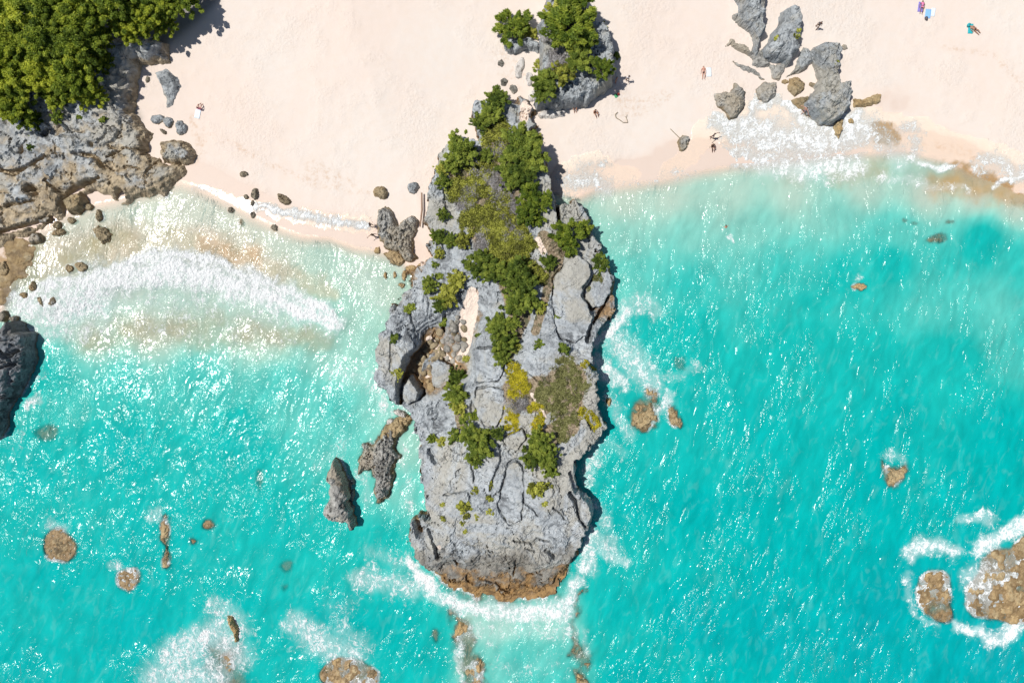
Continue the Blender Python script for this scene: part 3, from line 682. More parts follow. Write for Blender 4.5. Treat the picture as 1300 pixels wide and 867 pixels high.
rock('rock', 'lone angular tan stone with a drag mark on damp sand', ell(868, 181, 8, 9.5, .3, jag=.2), M_KARST, h=.6)
rock('stone', 'small rusty stone in the foam right of the hourglass rock', ell(1081, 154, 3.5, 3.5), M_OCHRE, h=.4)

G_LB = 'stones on the left beach'
rock('rock', 'long flat grey slab on sand beside the shaded trees', [(196, 92), (203, 89), (210, 87), (225, 97), (229, 110), (222, 122), (220, 130), (211, 135), (207, 122), (205, 114)], M_GREY, h=.45, group=G_LB)
for px, py, rx, ry, rot, h, mt, lb in [
    (199, 151, 9, 6, 0, .5, M_GREY, 'leftmost of three grey stones beneath the flat slab'), (213, 155, 7, 7, 0, .5, M_GREY, 'middle of three grey stones beneath the flat slab'), (229, 162, 8, 9, 0, .6, M_GREY, 'squarish dark grey stone, rightmost of three beneath the flat slab'),
    (207, 167, 5, 2.5, .6, .3, M_DRYBROWN, 'thin dark sliver of stone above the big block'), (187, 101, 3, 4, .4, .3, M_DRYBROWN, 'tiny brown stone left of the flat slab'), (309, 221, 5.5, 4, .2, .4, M_DRYBROWN, 'small brown stone highest on the left beach sand'),
    (323, 246, 4.5, 8, .1, .6, M_DRYBROWN, 'upright oval brown stone near the left waterline'), (320, 258, 3, 3.5, 0, .35, M_DRYBROWN, 'little round stone just below the upright oval one'), (312, 250, 4, 3, .6, .35, M_DRYBROWN, 'little dark stone left of the upright oval one'),
    (360, 253, 9.5, 6, .55, .6, M_DRYBROWN, 'elongated brown boulder above the white swash line'), (293, 267, 5, 4, -.3, .4, M_DRYBROWN, 'dark stone in shallow water below the left beach'), (483, 244, 9.5, 8.5, .2, .9, M_TAN, 'squarish tan boulder on sand left of the headland'),
    (524, 238, 8, 7, -.3, .7, M_GREY, 'small grey boulder on sand close to the headland'), (321, 273, 4, 4, 0, .3, M_DRYBROWN, 'faint wet stone at the waterline by the oval stones'), (307, 283, 4, 5, 0, .25, M_DRYBROWN, 'pale wet stone in shallow water left of centre beach'), (348, 289, 5, 4, 0, .35, M_DRYBROWN, 'dark wet stone in shallows below the elongated boulder')]:
    rock('stone', lb, ell(px, py, rx, ry, rot), mt, h=h, group=G_LB)
rock('rock', 'big tan-grey block jutting from the bank onto the sand', [(197, 176), (212, 174), (230, 175), (244, 192), (237, 204), (220, 206), (200, 203)], M_BANK, h=1.7, zref=1.8)
rock('rock', 'forked grey and tan rock at waterline left of the headland', [(479, 265), (487, 260), (497, 270), (506, 285), (514, 275), (522, 273), (532, 280), (530, 292), (522, 302), (525, 318), (530, 328), (520, 335), (512, 330), (505, 320), (495, 318), (485, 312), (479, 300), (478, 280)], M_KARST, zt=1.7, zref=.9, blk=.45, rough=.45, res=.08, block_scale=1.3)
rock('rock', 'flat yellowish boulder in shallows under the forked rock', [(487, 322), (496, 317), (506, 319), (515, 331), (507, 339), (495, 336)], M_TAN, zt=.55, flat=.2)
for px, py, rx, ry, lb in [(479, 318, 4, 5, 'tiny brown stone left of the flat yellowish boulder'), (513, 350, 4, 7, 'narrow ochre stone against the headland below the flat boulder'), (501, 349, 3, 5, 'tiny ochre stone in shallows below the flat boulder'), (489, 350, 3, 5, 'leftmost tiny stone in shallows below the flat boulder'), (521, 342, 7, 6, 'tan stone wedged between the forked rock and headland'), (530, 350, 6, 6, 'stone at the headland foot right of the wedged tan stone'), (534, 338, 5, 4, 'small stone at the sand inlet mouth'), (510, 362, 5, 4, 'ochre stone at the foot of the western lobe')]:
    rock('stone', lb, ell(px, py, rx, ry), M_OCHRE, zt=.3, group='small stones by the forked rock')

G_LC = 'tidal boulders at the left coast'
rock('boulder', 'large tan boulder with dark underside at the bank foot', [(77, 254), (90, 246), (104, 242), (110, 256), (98, 272), (86, 271)], M_TAN, zt=1.5, group=G_LC)
for px, py, rx, ry, rot, zt, lb in [
    (45, 303, 9.5, 8.5, 0, .8, 'round tan boulder below the bank on the tidal shelf'), (72, 286, 5, 6, .3, .6, 'small tan boulder between the bank and round boulder'), (74, 295, 10, 5, -.2, .45, 'flat tan stone lying below the small boulder'), (125, 274, 5, 8, -.1, .5, 'narrow brown boulder in greenish shallows under the bank'),
    (112, 263, 6, 5, 0, .4, 'little brown boulder right of the large tan boulder'), (90, 280, 6, 5, 0, .4, 'low brown stone below the large tan boulder'), (88, 341, 6, 6, 0, .4, 'smaller of two square tan boulders ringed by foam'), (103, 339, 9, 8, .1, .6, 'larger of two square tan boulders ringed by foam'),
    (41, 364, 5, 8, .3, .6, 'upright brown boulder where the surf enters the left corner'), (52, 383, 4, 8, -.5, .6, 'dark split boulder in surf above the slate rock'), (67, 383, 6, 7, .2, .7, 'tan boulder in white surf above the slate rock'), (5, 342, 6, 10, 0, .5, 'brown boulder at the left frame edge on the tidal shelf'),
    (3, 402, 7, 8, 0, .9, 'dark brown boulder at the left frame edge by the slate rock'), (17, 405, 6, 5, 0, .9, 'small boulder wedged above the slate rock'), (58, 280, 8, 4, -.3, .8, 'narrow tan ledge stone under the bank overhang'), (30, 375, 7, 5, .2, .4, 'low ochre stone at the surf edge, left corner')]:
    rock('boulder', lb, ell(px, py, rx, ry, rot), M_TAN if zt < .65 else M_KARST, zt=zt, group=G_LC, flat=.3)
rock('rock', 'low brown tidal shelf of pitted rock at the left edge', [(-60, 330), (8, 304), (30, 300), (48, 312), (52, 330), (45, 350), (30, 362), (20, 372), (8, 392), (-60, 420)], M_TAN, zt=.14, edge=2.2, rough=.34, blk=.28, flat=.1, block_scale=1.6)
rock('boulder', 'flat yellow-tan boulder alone in the greenish shallows', [(115, 290), (122, 286), (133, 287), (143, 297), (139, 307), (130, 311), (121, 304)], M_TAN, zt=.6, flat=.2)
rock('rock', 'tall dark slate-grey rock cut by the left frame edge', [(-90, 400), (-10, 425), (10, 415), (22, 405), (32, 409), (36, 418), (45, 424), (47, 455), (41, 474), (32, 495), (26, 506), (12, 522), (12, 540), (2, 556), (-40, 580), (-100, 560)], M_DARK, zt=4.0, zref=.4, edge=.7, rough=.2, blk=.34, block_scale=2.8, strata=.5, grooves=[([(10, 440, .2), (24, 452, .35), (36, 446, .3)], 1.6), ([(0, 480, .12), (30, 462, .2)], .7), ([(-10, 500, .2), (25, 505, .25)], 1.2), ([(14, 425, .12), (4, 445, .12)], .6)])

G_W = 'wave-washed rocks in the left water'
rg = rock('rock', 'black-sided ridge rock with lit grey crest west of the headland', [(428 + (a_ - 428) * 1.18, 630 + (b_ - 630) * 1.03) for a_, b_ in [(420, 585), (428, 588), (433, 606), (437, 625), (439, 645), (447, 672), (440, 678), (434, 667), (417, 663), (409, 650), (416, 636), (417, 619), (411, 608)]], M_KARST, zt=3.1, zref=2.7, edge=.4, blk=.22, flat=.3)
rock('ledge', 'low added shelf, dark to stand in for the shaded east face', [(428, 590), (434, 606), (450, 607), (453, 621), (450, 640), (452, 660), (449, 678), (440, 677), (430, 640)], M_DARK, zt=.55, zref=.3, edge=.4, blk=.25, parent=rg)  # added shelf; its dark material widens the shaded face of the ridge
rock('rock', 'craggy grey-brown rock spur between the ridge rock and headland', [(483 + (a_ - 483) * 1.16, 590 + (b_ - 590) * 1.08) for a_, b_ in [(461, 566), (474, 563), (483, 551), (492, 542), (503, 544), (501, 568), (506, 580), (500, 593), (497, 614), (494, 630), (484, 636), (474, 639), (473, 621), (474, 610), (470, 600), (455, 607), (456, 586)]], M_KARST, zt=1.6, zref=.8, blk=.5, rough=.5, res=.08, block_scale=1.2)
rock('boulder', 'ochre boulder bridging the craggy spur and the headland', [(478, 554), (486, 538), (500, 530), (516, 522), (527, 530), (518, 548), (506, 558), (499, 570), (484, 570)], M_OCHRE, zt=1.0)
rock('boulder', 'white bleached boulder wedged beside the headland channel', ell(508, 525, 10, 6, .3), M_PALE, zt=.9)
rock('boulder', 'small white boulder above the ochre bridging boulder', ell(496, 536, 7, 6, .0), M_PALE, zt=.7)
for px, py, rx, ry, rot, zt, lb in [
    (75, 693, 21, 22, 0, .28, 'round brown rock awash, farthest left in turquoise water'), (163, 735, 16, 15, 0, .35, 'round brown rock awash right of the farthest left one'), 
    (264, 666, 8.5, 8, 0, .12, 'small round rock awash right of the rock chain'), (245, 687, 6, 5, 0, .08, 'tiny rock awash beside the rock chain'), (443, 857, 38, 20, 0, .25, 'broad flat rock awash at the bottom edge'), (60, 549, 15, 11, 0, -.25, 'faint submerged rock below the slate rock'),
    (330, 608, 6, 13, 0, -.35, 'faint submerged narrow rock in the middle of left water'), (364, 718, 9, 8, 0, -.30, 'faint submerged round rock in lower left water'), (553, 806, 6, 9, 0, -.15, 'small submerged brown rock below the headland point'), (362, 745, 5, 5, 0, -.4, 'tiny faint submerged rock in lower left water')]:
    rock('rock', lb, ell(px, py, rx * 1.14 + 2, ry * 1.14 + 2, rot, jag=.10), M_OCHRE, zt=zt * (.25 if zt > 0 else 1.0), group=G_W, edge=.7, rough=.11, blk=.06, flat=.1, warp=.12, strata=0)
rock('rock', 'long three-lobed brown rock chain awash in left water', [(203, 652), (212, 647), (219, 655), (220, 668), (220, 682), (217, 694), (221, 706), (220, 720), (212, 730), (203, 725), (201, 710), (204, 697), (199, 685), (198, 668)], M_OCHRE, zt=.14, group=G_W, edge=.6, rough=.2, blk=.12, warp=.15)
rock('rock', 'reddish brown upright rock rising from white surf, lower left', [(285, 782), (293, 779), (299, 786), (303, 800), (304, 815), (297, 818), (293, 803), (287, 794)], M_OCHRE, zt=.75)
rock('rock', 'dark submerged reef under the foam at lower left', [(255, 810), (285, 800), (310, 810), (322, 840), (322, 885), (275, 890), (250, 850)], M_OCHRE, zt=-.12, edge=1.2, rough=.15, blk=.1)
G_E = 'rocks awash in the right water'
rock('rock', 'lumpy reddish rock awash east of the headland', [(794, 528), (802, 508), (812, 500), (820, 486), (838, 490), (842, 520), (840, 546), (818, 553), (798, 547)], M_OCHRE, zt=.28, group=G_E, edge=.6, rough=.3, blk=.25)
rock('rock', 'narrow slanting rock right of the lumpy reddish rock', [(845, 508), (860, 514), (873, 540), (866, 549), (850, 543), (844, 526)], M_OCHRE, zt=.2, group=G_E, edge=.5)
rock('rock', 'tiny reddish rock close to the eastern headland wall', ell(773, 510, 5, 7, -.3), M_OCHRE, zt=.5, group=G_E)
rock('rock', 'pale square submerged rock east of the headland', [(852, 450), (873, 449), (873, 472), (862, 474), (852, 468)], M_KARST, zt=-.28, group=G_E)
rock('rock', 'heart-shaped ochre rock alone in the right water', [(1113, 580), (1122, 577), (1131, 588), (1143, 586), (1155, 579), (1160, 598), (1153, 612), (1139, 626), (1124, 625), (1116, 608)], M_OCHRE, zt=.25, group=G_E)
rock('rock', 'small rusty rock, flat, in the upper right water', ell(1092, 364, 12, 6.5, -.1), M_OCHRE, zt=.4, group=G_E)
rock('rock', 'submerged greenish rock in the upper right shallows', ell(1190, 303, 16, 9, -.1), M_TAN, zt=-.05, group=G_E)
rock('rock', 'small submerged rock above the greenish rock', ell(1205, 282, 7, 4), M_TAN, zt=-.22, group=G_E)
rock('rock', 'left one of two tiny submerged rocks in upper right shallows', ell(1148, 280, 5, 4), M_TAN, zt=-.28, group=G_E)
rock('rock', 'right one of two tiny submerged rocks in upper right shallows', ell(1160, 284, 5, 3), M_TAN, zt=-.30, group=G_E)
rock('rock', 'round ochre rock with foam-swirled top, lower right', [(1157, 750), (1163, 730), (1178, 719), (1196, 718), (1210, 728), (1214, 745), (1213, 765), (1217, 785), (1206, 796), (1188, 794), (1170, 782), (1160, 768)], M_OCHRE, zt=.0, group=G_E, edge=.8, rough=.12, blk=.06, flat=.0, warp=.1, strata=0)
rock('rock', 'big horseshoe ochre rock awash at the right edge', [(1222, 740), (1235, 725), (1242, 705), (1258, 692), (1280, 690), (1300, 672), (1340, 668), (1360, 740), (1330, 790), (1290, 800), (1255, 792), (1232, 788), (1218, 768)], M_OCHRE, zt=.05, group=G_E, edge=.9, rough=.09, blk=.05, flat=.0, warp=.12, strata=0)
rock('reef', 'submerged brown reef rim running down from the headland point, left', [(562, 768), (584, 766), (598, 790), (610, 820), (622, 850), (630, 890), (580, 890), (584, 850), (572, 815), (566, 790)], M_OCHRE, zt=-.10, edge=.9, cat='reef', rough=.3, blk=.25, warp=.5)
rock('reef', 'submerged brown reef rim running down from the headland point, right', [(738, 732), (748, 742), (742, 768), (738, 790), (751, 830), (758, 890), (728, 890), (724, 850), (718, 812), (718, 780), (729, 755)], M_OCHRE, zt=-.16, edge=.8, cat='reef', rough=.3, blk=.25, warp=.5)

# ------------------------------------------------------------------ sea
FOAM = [  # list of strokes: ([(px,py,half width px)...], strength, softness as share of width)
    ([(30, 390, 18), (70, 388, 26), (115, 378, 30)], 1.05, .9), ([(45, 420, 16), (90, 422, 17), (130, 405, 17)], .62, 1.0),
    ([(120, 360, 13), (170, 348, 18), (215, 343, 20), (260, 348, 20), (310, 365, 17), (360, 385, 13), (405, 402, 9), (428, 412, 6)], 1.18, .9),
    ([(120, 390, 28), (180, 386, 30), (240, 384, 30), (310, 396, 24), (380, 410, 16), (425, 420, 10)], .46, 1.1),
    ([(20, 392, 5), (50, 366, 6), (85, 360, 6), (112, 352, 6), (140, 342, 7), (170, 330, 7), (205, 323, 7), (240, 323, 7), (275, 332, 7), (320, 350, 7), (365, 370, 7), (410, 393, 6), (430, 408, 5)], 1.12, .8),
    ([(110, 425, 15), (200, 415, 16), (300, 425, 14), (400, 430, 10)], .34, 1.2),
    ([(38, 520, 5), (48, 508, 6)], .95, .8), ([(10, 500, 6), (60, 470, 6)], .4, 1.2),
    ([(240, 237, 5), (262, 243, 6), (300, 258, 6), (345, 277, 6)], .52, .9), ([(325, 262, 4), (350, 266, 6), (375, 271, 7), (400, 277, 6), (440, 283, 6), (465, 287, 5)], .95, .6),
    ([(350, 283, 5), (400, 290, 6), (440, 300, 6), (470, 312, 5)], .42, .9), ([(440, 345, 12), (470, 360, 14), (480, 390, 12)], .40, 1.2), ([(430, 470, 16), (470, 480, 18), (490, 520, 14)], .47, 1.2),
    ([(505, 550, 8), (512, 575, 8), (517, 610, 8), (520, 640, 10)], .46, 1.2), ([(455, 600, 8), (462, 620, 6), (468, 635, 7)], .5, 1.1), ([(440, 560, 12), (405, 590, 10)], .42, 1.2),
    # right bay swash
    ([(722, 232, 14), (745, 225, 18), (765, 238, 14)], .72, .8), ([(735, 215, 5), (752, 207, 6), (775, 206, 4)], .55, .8), ([(740, 245, 10), (790, 235, 8), (850, 226, 7), (900, 215, 8)], .38, 1.2),
    ([(905, 155, 9), (935, 165, 14), (975, 175, 22), (1020, 180, 26), (1060, 175, 24), (1090, 165, 20)], .92, .8),
    ([(905, 145, 4), (930, 158, 4), (945, 163, 4), (953, 150, 5), (957, 132, 5), (985, 132, 5), (1008, 138, 5)], 1.0, .7),
    ([(1008, 140, 6), (1020, 152, 7), (1036, 162, 8), (1050, 170, 9), (1062, 176, 8)], 1.05, .8), ([(1075, 172, 6), (1085, 155, 8), (1090, 142, 6)], 1.1, .8),
    ([(930, 195, 14), (975, 205, 18), (1030, 212, 18), (1085, 210, 16)], .82, 1.1), ([(1090, 160, 10), (1120, 180, 16), (1140, 200, 15)], .62, 1.1), ([(1150, 165, 10), (1165, 165, 8)], .68, 1.0),
    ([(1160, 182, 6), (1160, 200, 7)], .7, .9), ([(1167, 209, 4), (1185, 210, 4), (1207, 213, 3)], 1.1, .7), ([(1120, 226, 9), (1150, 228, 8), (1180, 236, 6), (1230, 243, 5)], .52, 1.1),
    ([(1250, 200, 8), (1275, 212, 10), (1300, 222, 10)], .72, .9), ([(1262, 238, 3), (1285, 228, 5), (1305, 222, 6)], 1.05, .8), ([(1235, 210, 6), (1265, 220, 6)], .5, 1.1),
    # east side of the headland
    ([(756, 436, 7), (768, 424, 8), (784, 408, 9), (800, 395, 7)], 1.05, .8), ([(762, 455, 8), (770, 475, 9), (785, 485, 10)], .95, .9),
    ([(785, 435, 18), (810, 465, 20), (830, 490, 14)], .70, 1.0), ([(800, 385, 12), (825, 385, 10), (835, 400, 8)], .55, 1.1), ([(845, 480, 8), (868, 475, 8), (885, 462, 6)], .48, 1.1),
    ([(775, 505, 8), (790, 535, 9), (800, 552, 9)], .55, 1.0), ([(830, 525, 6), (845, 520, 8), (850, 500, 6)], .72, .9), ([(760, 565, 9), (752, 585, 10), (745, 605, 9)], .62, 1.0), ([(775, 560, 12), (790, 575, 10)], .46, 1.2),
    ([(755, 680, 9), (748, 700, 11), (745, 720, 10)], .85, .9), ([(765, 690, 14), (785, 705, 12), (795, 712, 8)], .72, 1.0), ([(755, 640, 9), (770, 665, 10)], .55, 1.1),
    # south point
    ([(520, 712, 6), (530, 728, 8), (545, 745, 8), (560, 758, 7)], 1.05, .7), ([(450, 735, 12), (490, 738, 16), (525, 745, 15)], .70, 1.0), ([(470, 700, 12), (510, 715, 12)], .50, 1.2),
    ([(560, 760, 8), (590, 770, 10), (620, 774, 10), (650, 780, 10), (690, 774, 11), (715, 770, 12), (728, 752, 9), (735, 736, 7)], .98, .8), ([(600, 800, 18), (660, 800, 18), (720, 800, 16)], .50, 1.1),
    ([(705, 782, 8), (715, 785, 8)], 1.05, .8), ([(640, 850, 24), (700, 840, 20)], .36, 1.3), ([(585, 800, 5), (580, 835, 4), (590, 865, 4)], .75, .8), ([(740, 800, 6), (745, 830, 5)], .5, 1.0),
    # lower left
    ([(215, 840, 20), (245, 820, 22), (275, 800, 20), (300, 830, 18)], .85, .9), ([(200, 858, 22), (270, 858, 24)], .80, 1.0), ([(275, 770, 14), (300, 785, 14), (310, 800, 10)], .62, 1.1),
    ([(375, 790, 16), (400, 810, 20), (425, 825, 20), (450, 832, 14)], .74, 1.0), ([(430, 800, 14), (460, 815, 12)], .55, 1.1), ([(440, 855, 14), (455, 850, 12)], .55, 1.0), ([(430, 770, 30)], .36, 1.3),
    ([(65, 665, 9), (78, 672, 9), (70, 690, 7)], .62, 1.0), ([(140, 715, 7), (152, 722, 6)], .62, 1.0), ([(195, 655, 8), (205, 650, 6)], .66, 1.0), ([(290, 660, 6)], .4, 1.0), ([(20, 560, 20)], .3, 1.2),
    # right rocks
    ([(1155, 705, 9), (1170, 690, 11), (1190, 692, 10), (1210, 700, 8)], .82, 1.0), ([(1150, 735, 7), (1152, 755, 6), (1165, 785, 5), (1190, 797, 5)], .55, 1.0),
    ([(1225, 660, 8), (1245, 655, 8), (1258, 662, 7)], .66, 1.0), ([(1240, 695, 8), (1262, 685, 9), (1285, 672, 9), (1305, 660, 8)], .95, .9),
    ([(1215, 790, 5), (1235, 803, 7), (1262, 812, 8), (1285, 800, 8), (1305, 785, 8)], 1.0, .8), ([(1235, 735, 14), (1260, 760, 16), (1285, 770, 14)], .72, 1.0), ([(1250, 720, 20), (1285, 710, 16)], .52, 1.1), ([(1187, 745, 14), (1195, 755, 12)], .58, 1.0),
    ([(1130, 575, 10), (1142, 585, 8)], .50, 1.0), ([(1092, 358, 8)], .5, 1.0), ([(924, 298, 3), (928, 306, 2)], .8, .9)]
SWASH = [[(235, 236, 8), (300, 256, 9), (350, 268, 10), (400, 278, 12), (465, 287, 12)], [(722, 232, 22), (750, 215, 22), (790, 225, 18)], [(850, 222, 12), (905, 160, 16), (960, 165, 40), (1030, 165, 34), (1090, 160, 30), (1165, 172, 22), (1230, 195, 20), (1300, 222, 22)]]
SILT = [  # suspended sand: stroke, strength, colour
    ([(10, 340, 40), (90, 325, 32), (160, 300, 22)], .72, (.42, .37, .22)), ([(150, 315, 22), (220, 305, 22), (300, 320, 20), (360, 345, 16), (420, 375, 12)], .62, (.55, .49, .32)), ([(265, 314, 12), (320, 328, 12)], .65, (.66, .46, .28)),
    ([(110, 425, 22), (180, 418, 24), (260, 416, 26), (340, 425, 22), (410, 432, 14)], .66, (.36, .36, .23)),
    ([(1110, 215, 18), (1060, 220, 14)], .55, (.42, .40, .24)), ([(1190, 235, 16), (1250, 238, 16), (1310, 255, 14)], .72, (.55, .36, .15)), ([(1005, 225, 14)], .35, (.40, .38, .25)), ([(590, 790, 10), (592, 850, 12)], .5, (.28, .24, .15)), ([(738, 830, 9)], .4, (.28, .26, .16))]
wx_ = axis(-66, 66, .155, 4200); wy_ = axis(-45, 27, .155, 4200)
wy_ = wy_[(wy_ < 60)]
WX, WY = np.meshgrid(wx_, wy_, indexing='ij')
gz = gnd_slow(WX, WY)
bed = gz.copy()
for x0_, y0_, st_, A_ in SURF + [(hx[0], hy[0], .125, hz)]:
    i0, i1 = np.searchsorted(wx_, [x0_, x0_ + st_ * (A_.shape[0] - 1)]); j0, j1 = np.searchsorted(wy_, [y0_, y0_ + st_ * (A_.shape[1] - 1)])
    if i1 - i0 < 2 or j1 - j0 < 2: continue
    sl = (slice(i0, i1), slice(j0, j1)); bed[sl] = np.maximum(bed[sl], bilin(x0_, y0_, st_, A_, WX[sl], WY[sl]))
PXw, PYw = 650 + WX * 10, 433.5 - WY * 10
near = (np.abs(WX) < 70) & (np.abs(WY) < 48)
depth = np.clip(-gz, 0, 20); depth_r = np.clip(-bed, 0, 20)
foam = np.zeros(WX.shape); swash = np.zeros(WX.shape)
jx = PXw + 6.5 * fbm(PXw * .035, PYw * .035, 4, 70, .6); jy = PYw + 6.5 * fbm(PXw * .035 + 50, PYw * .035, 4, 71, .6)
def bbox_do(pts, fn, arr, pad=3.0):
    xs = [p[0] for p in pts]; ys = [p[1] for p in pts]; m = max(p[2] for p in pts) * pad + 12
    i0, i1 = np.searchsorted(wx_, [(min(xs) - m - 650) / 10, (max(xs) + m - 650) / 10])
    j0, j1 = np.searchsorted(wy_, [(433.5 - max(ys) - m) / 10, (433.5 - min(ys) + m) / 10])
    if i1 <= i0 or j1 <= j0: return
    sl = (slice(i0, i1), slice(j0, j1)); arr[sl] = fn(arr[sl], *line_d(jx[sl], jy[sl], pts), sl)
for pts, st, so in FOAM:
    bbox_do(pts, lambda a, d, wv, sl: np.maximum(a, st * np.exp(-(d / (wv * 1.36)) ** 2 * .95)), foam)
for pts in SWASH:
    bbox_do(pts, lambda a, d, wv, sl: np.maximum(a, sstep(1.25, .8, d / wv)), swash)
rk = (bed > -.07) & (bed > gz + .3)
fr_ = _blur(rk.astype(float), 2)
foam = np.maximum(foam, .70 * sstep(.02, .30, fr_) * sstep(-.25, .35, fbm(WX * .22, WY * .22, 3, 77)) * (gz < -.25))
# breaking wave and swell shape
amp = sstep(.05, 1.6, depth)
crest, _ = line_d(jx, jy, [(60, 385, 1), (120, 362, 1), (215, 345, 1), (300, 362, 1), (420, 412, 1)])
hump = .42 * np.exp(-(crest / 22) ** 2) * near
cr, sr = math.cos(.28), math.sin(.28)
U, Vv = WX * cr - WY * sr, WX * sr + WY * cr            # ripples run across U
warp = 1.2 * fbm(WX * .11, WY * .11, 3, 31)
gust = sstep(-.5, .6, fbm(WX * .075, WY * .045, 3, 90)); 
wz = .050 * fbm(U * .55 + warp * .5, Vv * .22, 3, 40) + .070 * np.sin(U * .42 + 1.8 * warp) * (.5 + .5 * gn2(WX * .06, WY * .06, 44)) \
    + .034 * fbm(U * 1.0 + warp, Vv * .5, 2, 45) * (.4 + .8 * gust)
wz = wz * near * (.25 + .75 * amp) + hump + .05 * sstep(.3, 1.0, foam) * (.6 + fbm(WX * .9, WY * .9, 3, 47)) * near
edge = sstep(-.02, .10, depth)
Z0 = wz * (.15 + .85 * edge)
Zw = np.where(gz > Z0 - .004, np.where(swash > .3, gz + .006 + .05 * sstep(.4, 1.0, foam) * near, np.minimum(Z0, gz - .25 * sstep(.05, .6, gz) - .004)), Z0)
# colour of the water body by depth, with suspended sand
dd = depth
stops = [0, .15, .4, .8, 1.4, 2.1, 2.9, 4.0, 8.0]
cr_ = np.array([(.68, .74, .62), (.60, .73, .62), (.49, .68, .57), (.33, .61, .51), (.115, .50, .430), (.008, .405, .362), (.0, .365, .348), (.0, .315, .338), (.0, .22, .28)])
body = np.stack([np.interp(dd, stops, cr_[:, i]) for i in range(3)], -1)
silt = np.zeros(WX.shape)
for pts, st, c in SILT:
    m_ = np.zeros(WX.shape); bbox_do(pts, lambda a, d, wv, sl: st * sstep(1.6, .2, d / wv), m_)
    m_ = np.clip(m_ * (1 + .4 * fbm(WX * .35, WY * .35, 3, 52)), 0, 1)
    body = body * (1 - m_[..., None]) + np.array(c) * m_[..., None]; silt = np.maximum(silt, m_)
alpha = 1 - np.exp(-1.9 * np.minimum(dd, depth_r)); alpha = np.maximum(alpha, silt * .85); alpha = np.maximum(alpha, .06)
alpha = np.where((gz > 0) & (swash > .3), .10 * sstep(.3, .9, swash), alpha)
keep = (gz < .9) | (WY < -5)
def water_mat():
    k = NT('sea_water'); p = k.pos()
    body_c = k.attr('body', 'Color'); al = k.attr('clarity'); fo = k.attr('foam'); chop = k.attr('chop')
    pr = k.scalev(p, (1, 1, 0), (0, 0, .28))
    # chop: small wind ripples, crests along the shore-normal
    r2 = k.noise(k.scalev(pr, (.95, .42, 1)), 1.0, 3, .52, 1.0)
    r3 = k.noise(k.scalev(pr, (3.4, 1.9, 1)), 1.0, 1, .5, .6)
    h = k.math('MULTIPLY', k.math('ADD', k.math('MULTIPLY', r2, .56), k.math('MULTIPLY', r3, .075)), chop)
    nrm = k.bump(h, 1.0, 1.0)
    bc = k.mixc(k.mr(r2, .53, .74, 0, .15), body_c, k.mixc(.5, body_c, (.42, .72, .66)))  # pale streaks around the glints painted on crests; troughs darkened next
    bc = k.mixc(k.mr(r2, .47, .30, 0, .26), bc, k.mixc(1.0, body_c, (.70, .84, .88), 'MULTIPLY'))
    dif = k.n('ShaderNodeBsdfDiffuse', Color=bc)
    tra = k.n('ShaderNodeBsdfTransparent', Color=(1, 1, 1, 1))
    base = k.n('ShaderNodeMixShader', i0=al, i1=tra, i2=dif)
    glo = k.n('ShaderNodeBsdfGlossy', Color=(1, 1, 1, 1), Roughness=.17, Normal=nrm)
    fr = k.n('ShaderNodeFresnel', IOR=1.33, Normal=nrm)
    wat = k.n('ShaderNodeMixShader', i0=fr, i1=base, i2=glo)
    # foam: lacy, thick where dense
    pd = k.n('ShaderNodeVectorMath', 0, {'operation': 'ADD'}, i0=p, i1=k.n('ShaderNodeVectorMath', 0, {'operation': 'SCALE'}, i0=k.noise(p, .6, 2, .6, 0, 'Color'), Scale=1.6))
    n_a = k.noise(pd, .8, 6, .68, .4)
    vn = k.noise(pd, 1.5, 3, .6, .8)
    lace = k.mr(k.math('ABSOLUTE', k.math('SUBTRACT', vn, .5)), .09, .0, 0, 1)
    n_s = k.noise(k.scalev(pd, (1.5, .38, 1), (0, 0, .15)), 1.0, 4, .65, .5)
    f = k.math('ADD', k.math('MULTIPLY', fo, .80), k.math('MULTIPLY', k.math('SUBTRACT', n_a, .5), 1.5))
    f = k.math('ADD', f, k.math('MULTIPLY', k.math('SUBTRACT', n_s, .5), 1.1))
    f = k.math('ADD', f, k.math('MULTIPLY', k.math('SUBTRACT', k.noise(pr, 4.2, 2, .6), .5), .32))
    f = k.math('ADD', f, k.math('MULTIPLY', k.math('SUBTRACT', lace, .3), .28))
    ff = k.math('MULTIPLY', k.mr(f, .33, .95), k.mr(fo, .04, .30))
    ff = k.math('MAXIMUM', ff, k.math('MULTIPLY', k.mr(fo, .22, .95), .50))
    fc = k.mixc(k.mr(f, .35, 1.0), (.68, .735, .74), (.80, .815, .815))
    fh = k.noise(pr, 2.3, 3, .65)
    fod = k.n('ShaderNodeBsdfDiffuse', Color=fc, Roughness=.6, Normal=k.bump(fh, .9, .6))
    return k.out(k.n('ShaderNodeMixShader', i0=ff, i1=wat, i2=fod))
gust2 = sstep(-.35, .45, fbm(U * .16, Vv * .09, 3, 92))
chop = (.26 + .30 * gust + .82 * gust2) * (1.25 - .25 * sstep(.2, 1.5, depth)) * (.12 + .88 * sstep(.03, .35, depth)) * (1 - .4 * sstep(.3, .9, foam))
chop = chop * (1 - .15 * sstep(15, 60, WX))
mo = fbm(U * .35, Vv * .16, 4, 95)
mo2 = fbm(U * 1.1 + warp, Vv * .42, 3, 96)
body = np.clip(body * (1 + .10 * mo[..., None] + .10 * (mo2 * sstep(.2, 1.2, depth))[..., None]), 0, 1)  # ripple streaks of refracted light and dark painted into the body colour
Fq = grid_faces(len(wx_), len(wy_)); kf = keep.ravel()
Fq = Fq[kf[Fq].all(1)]
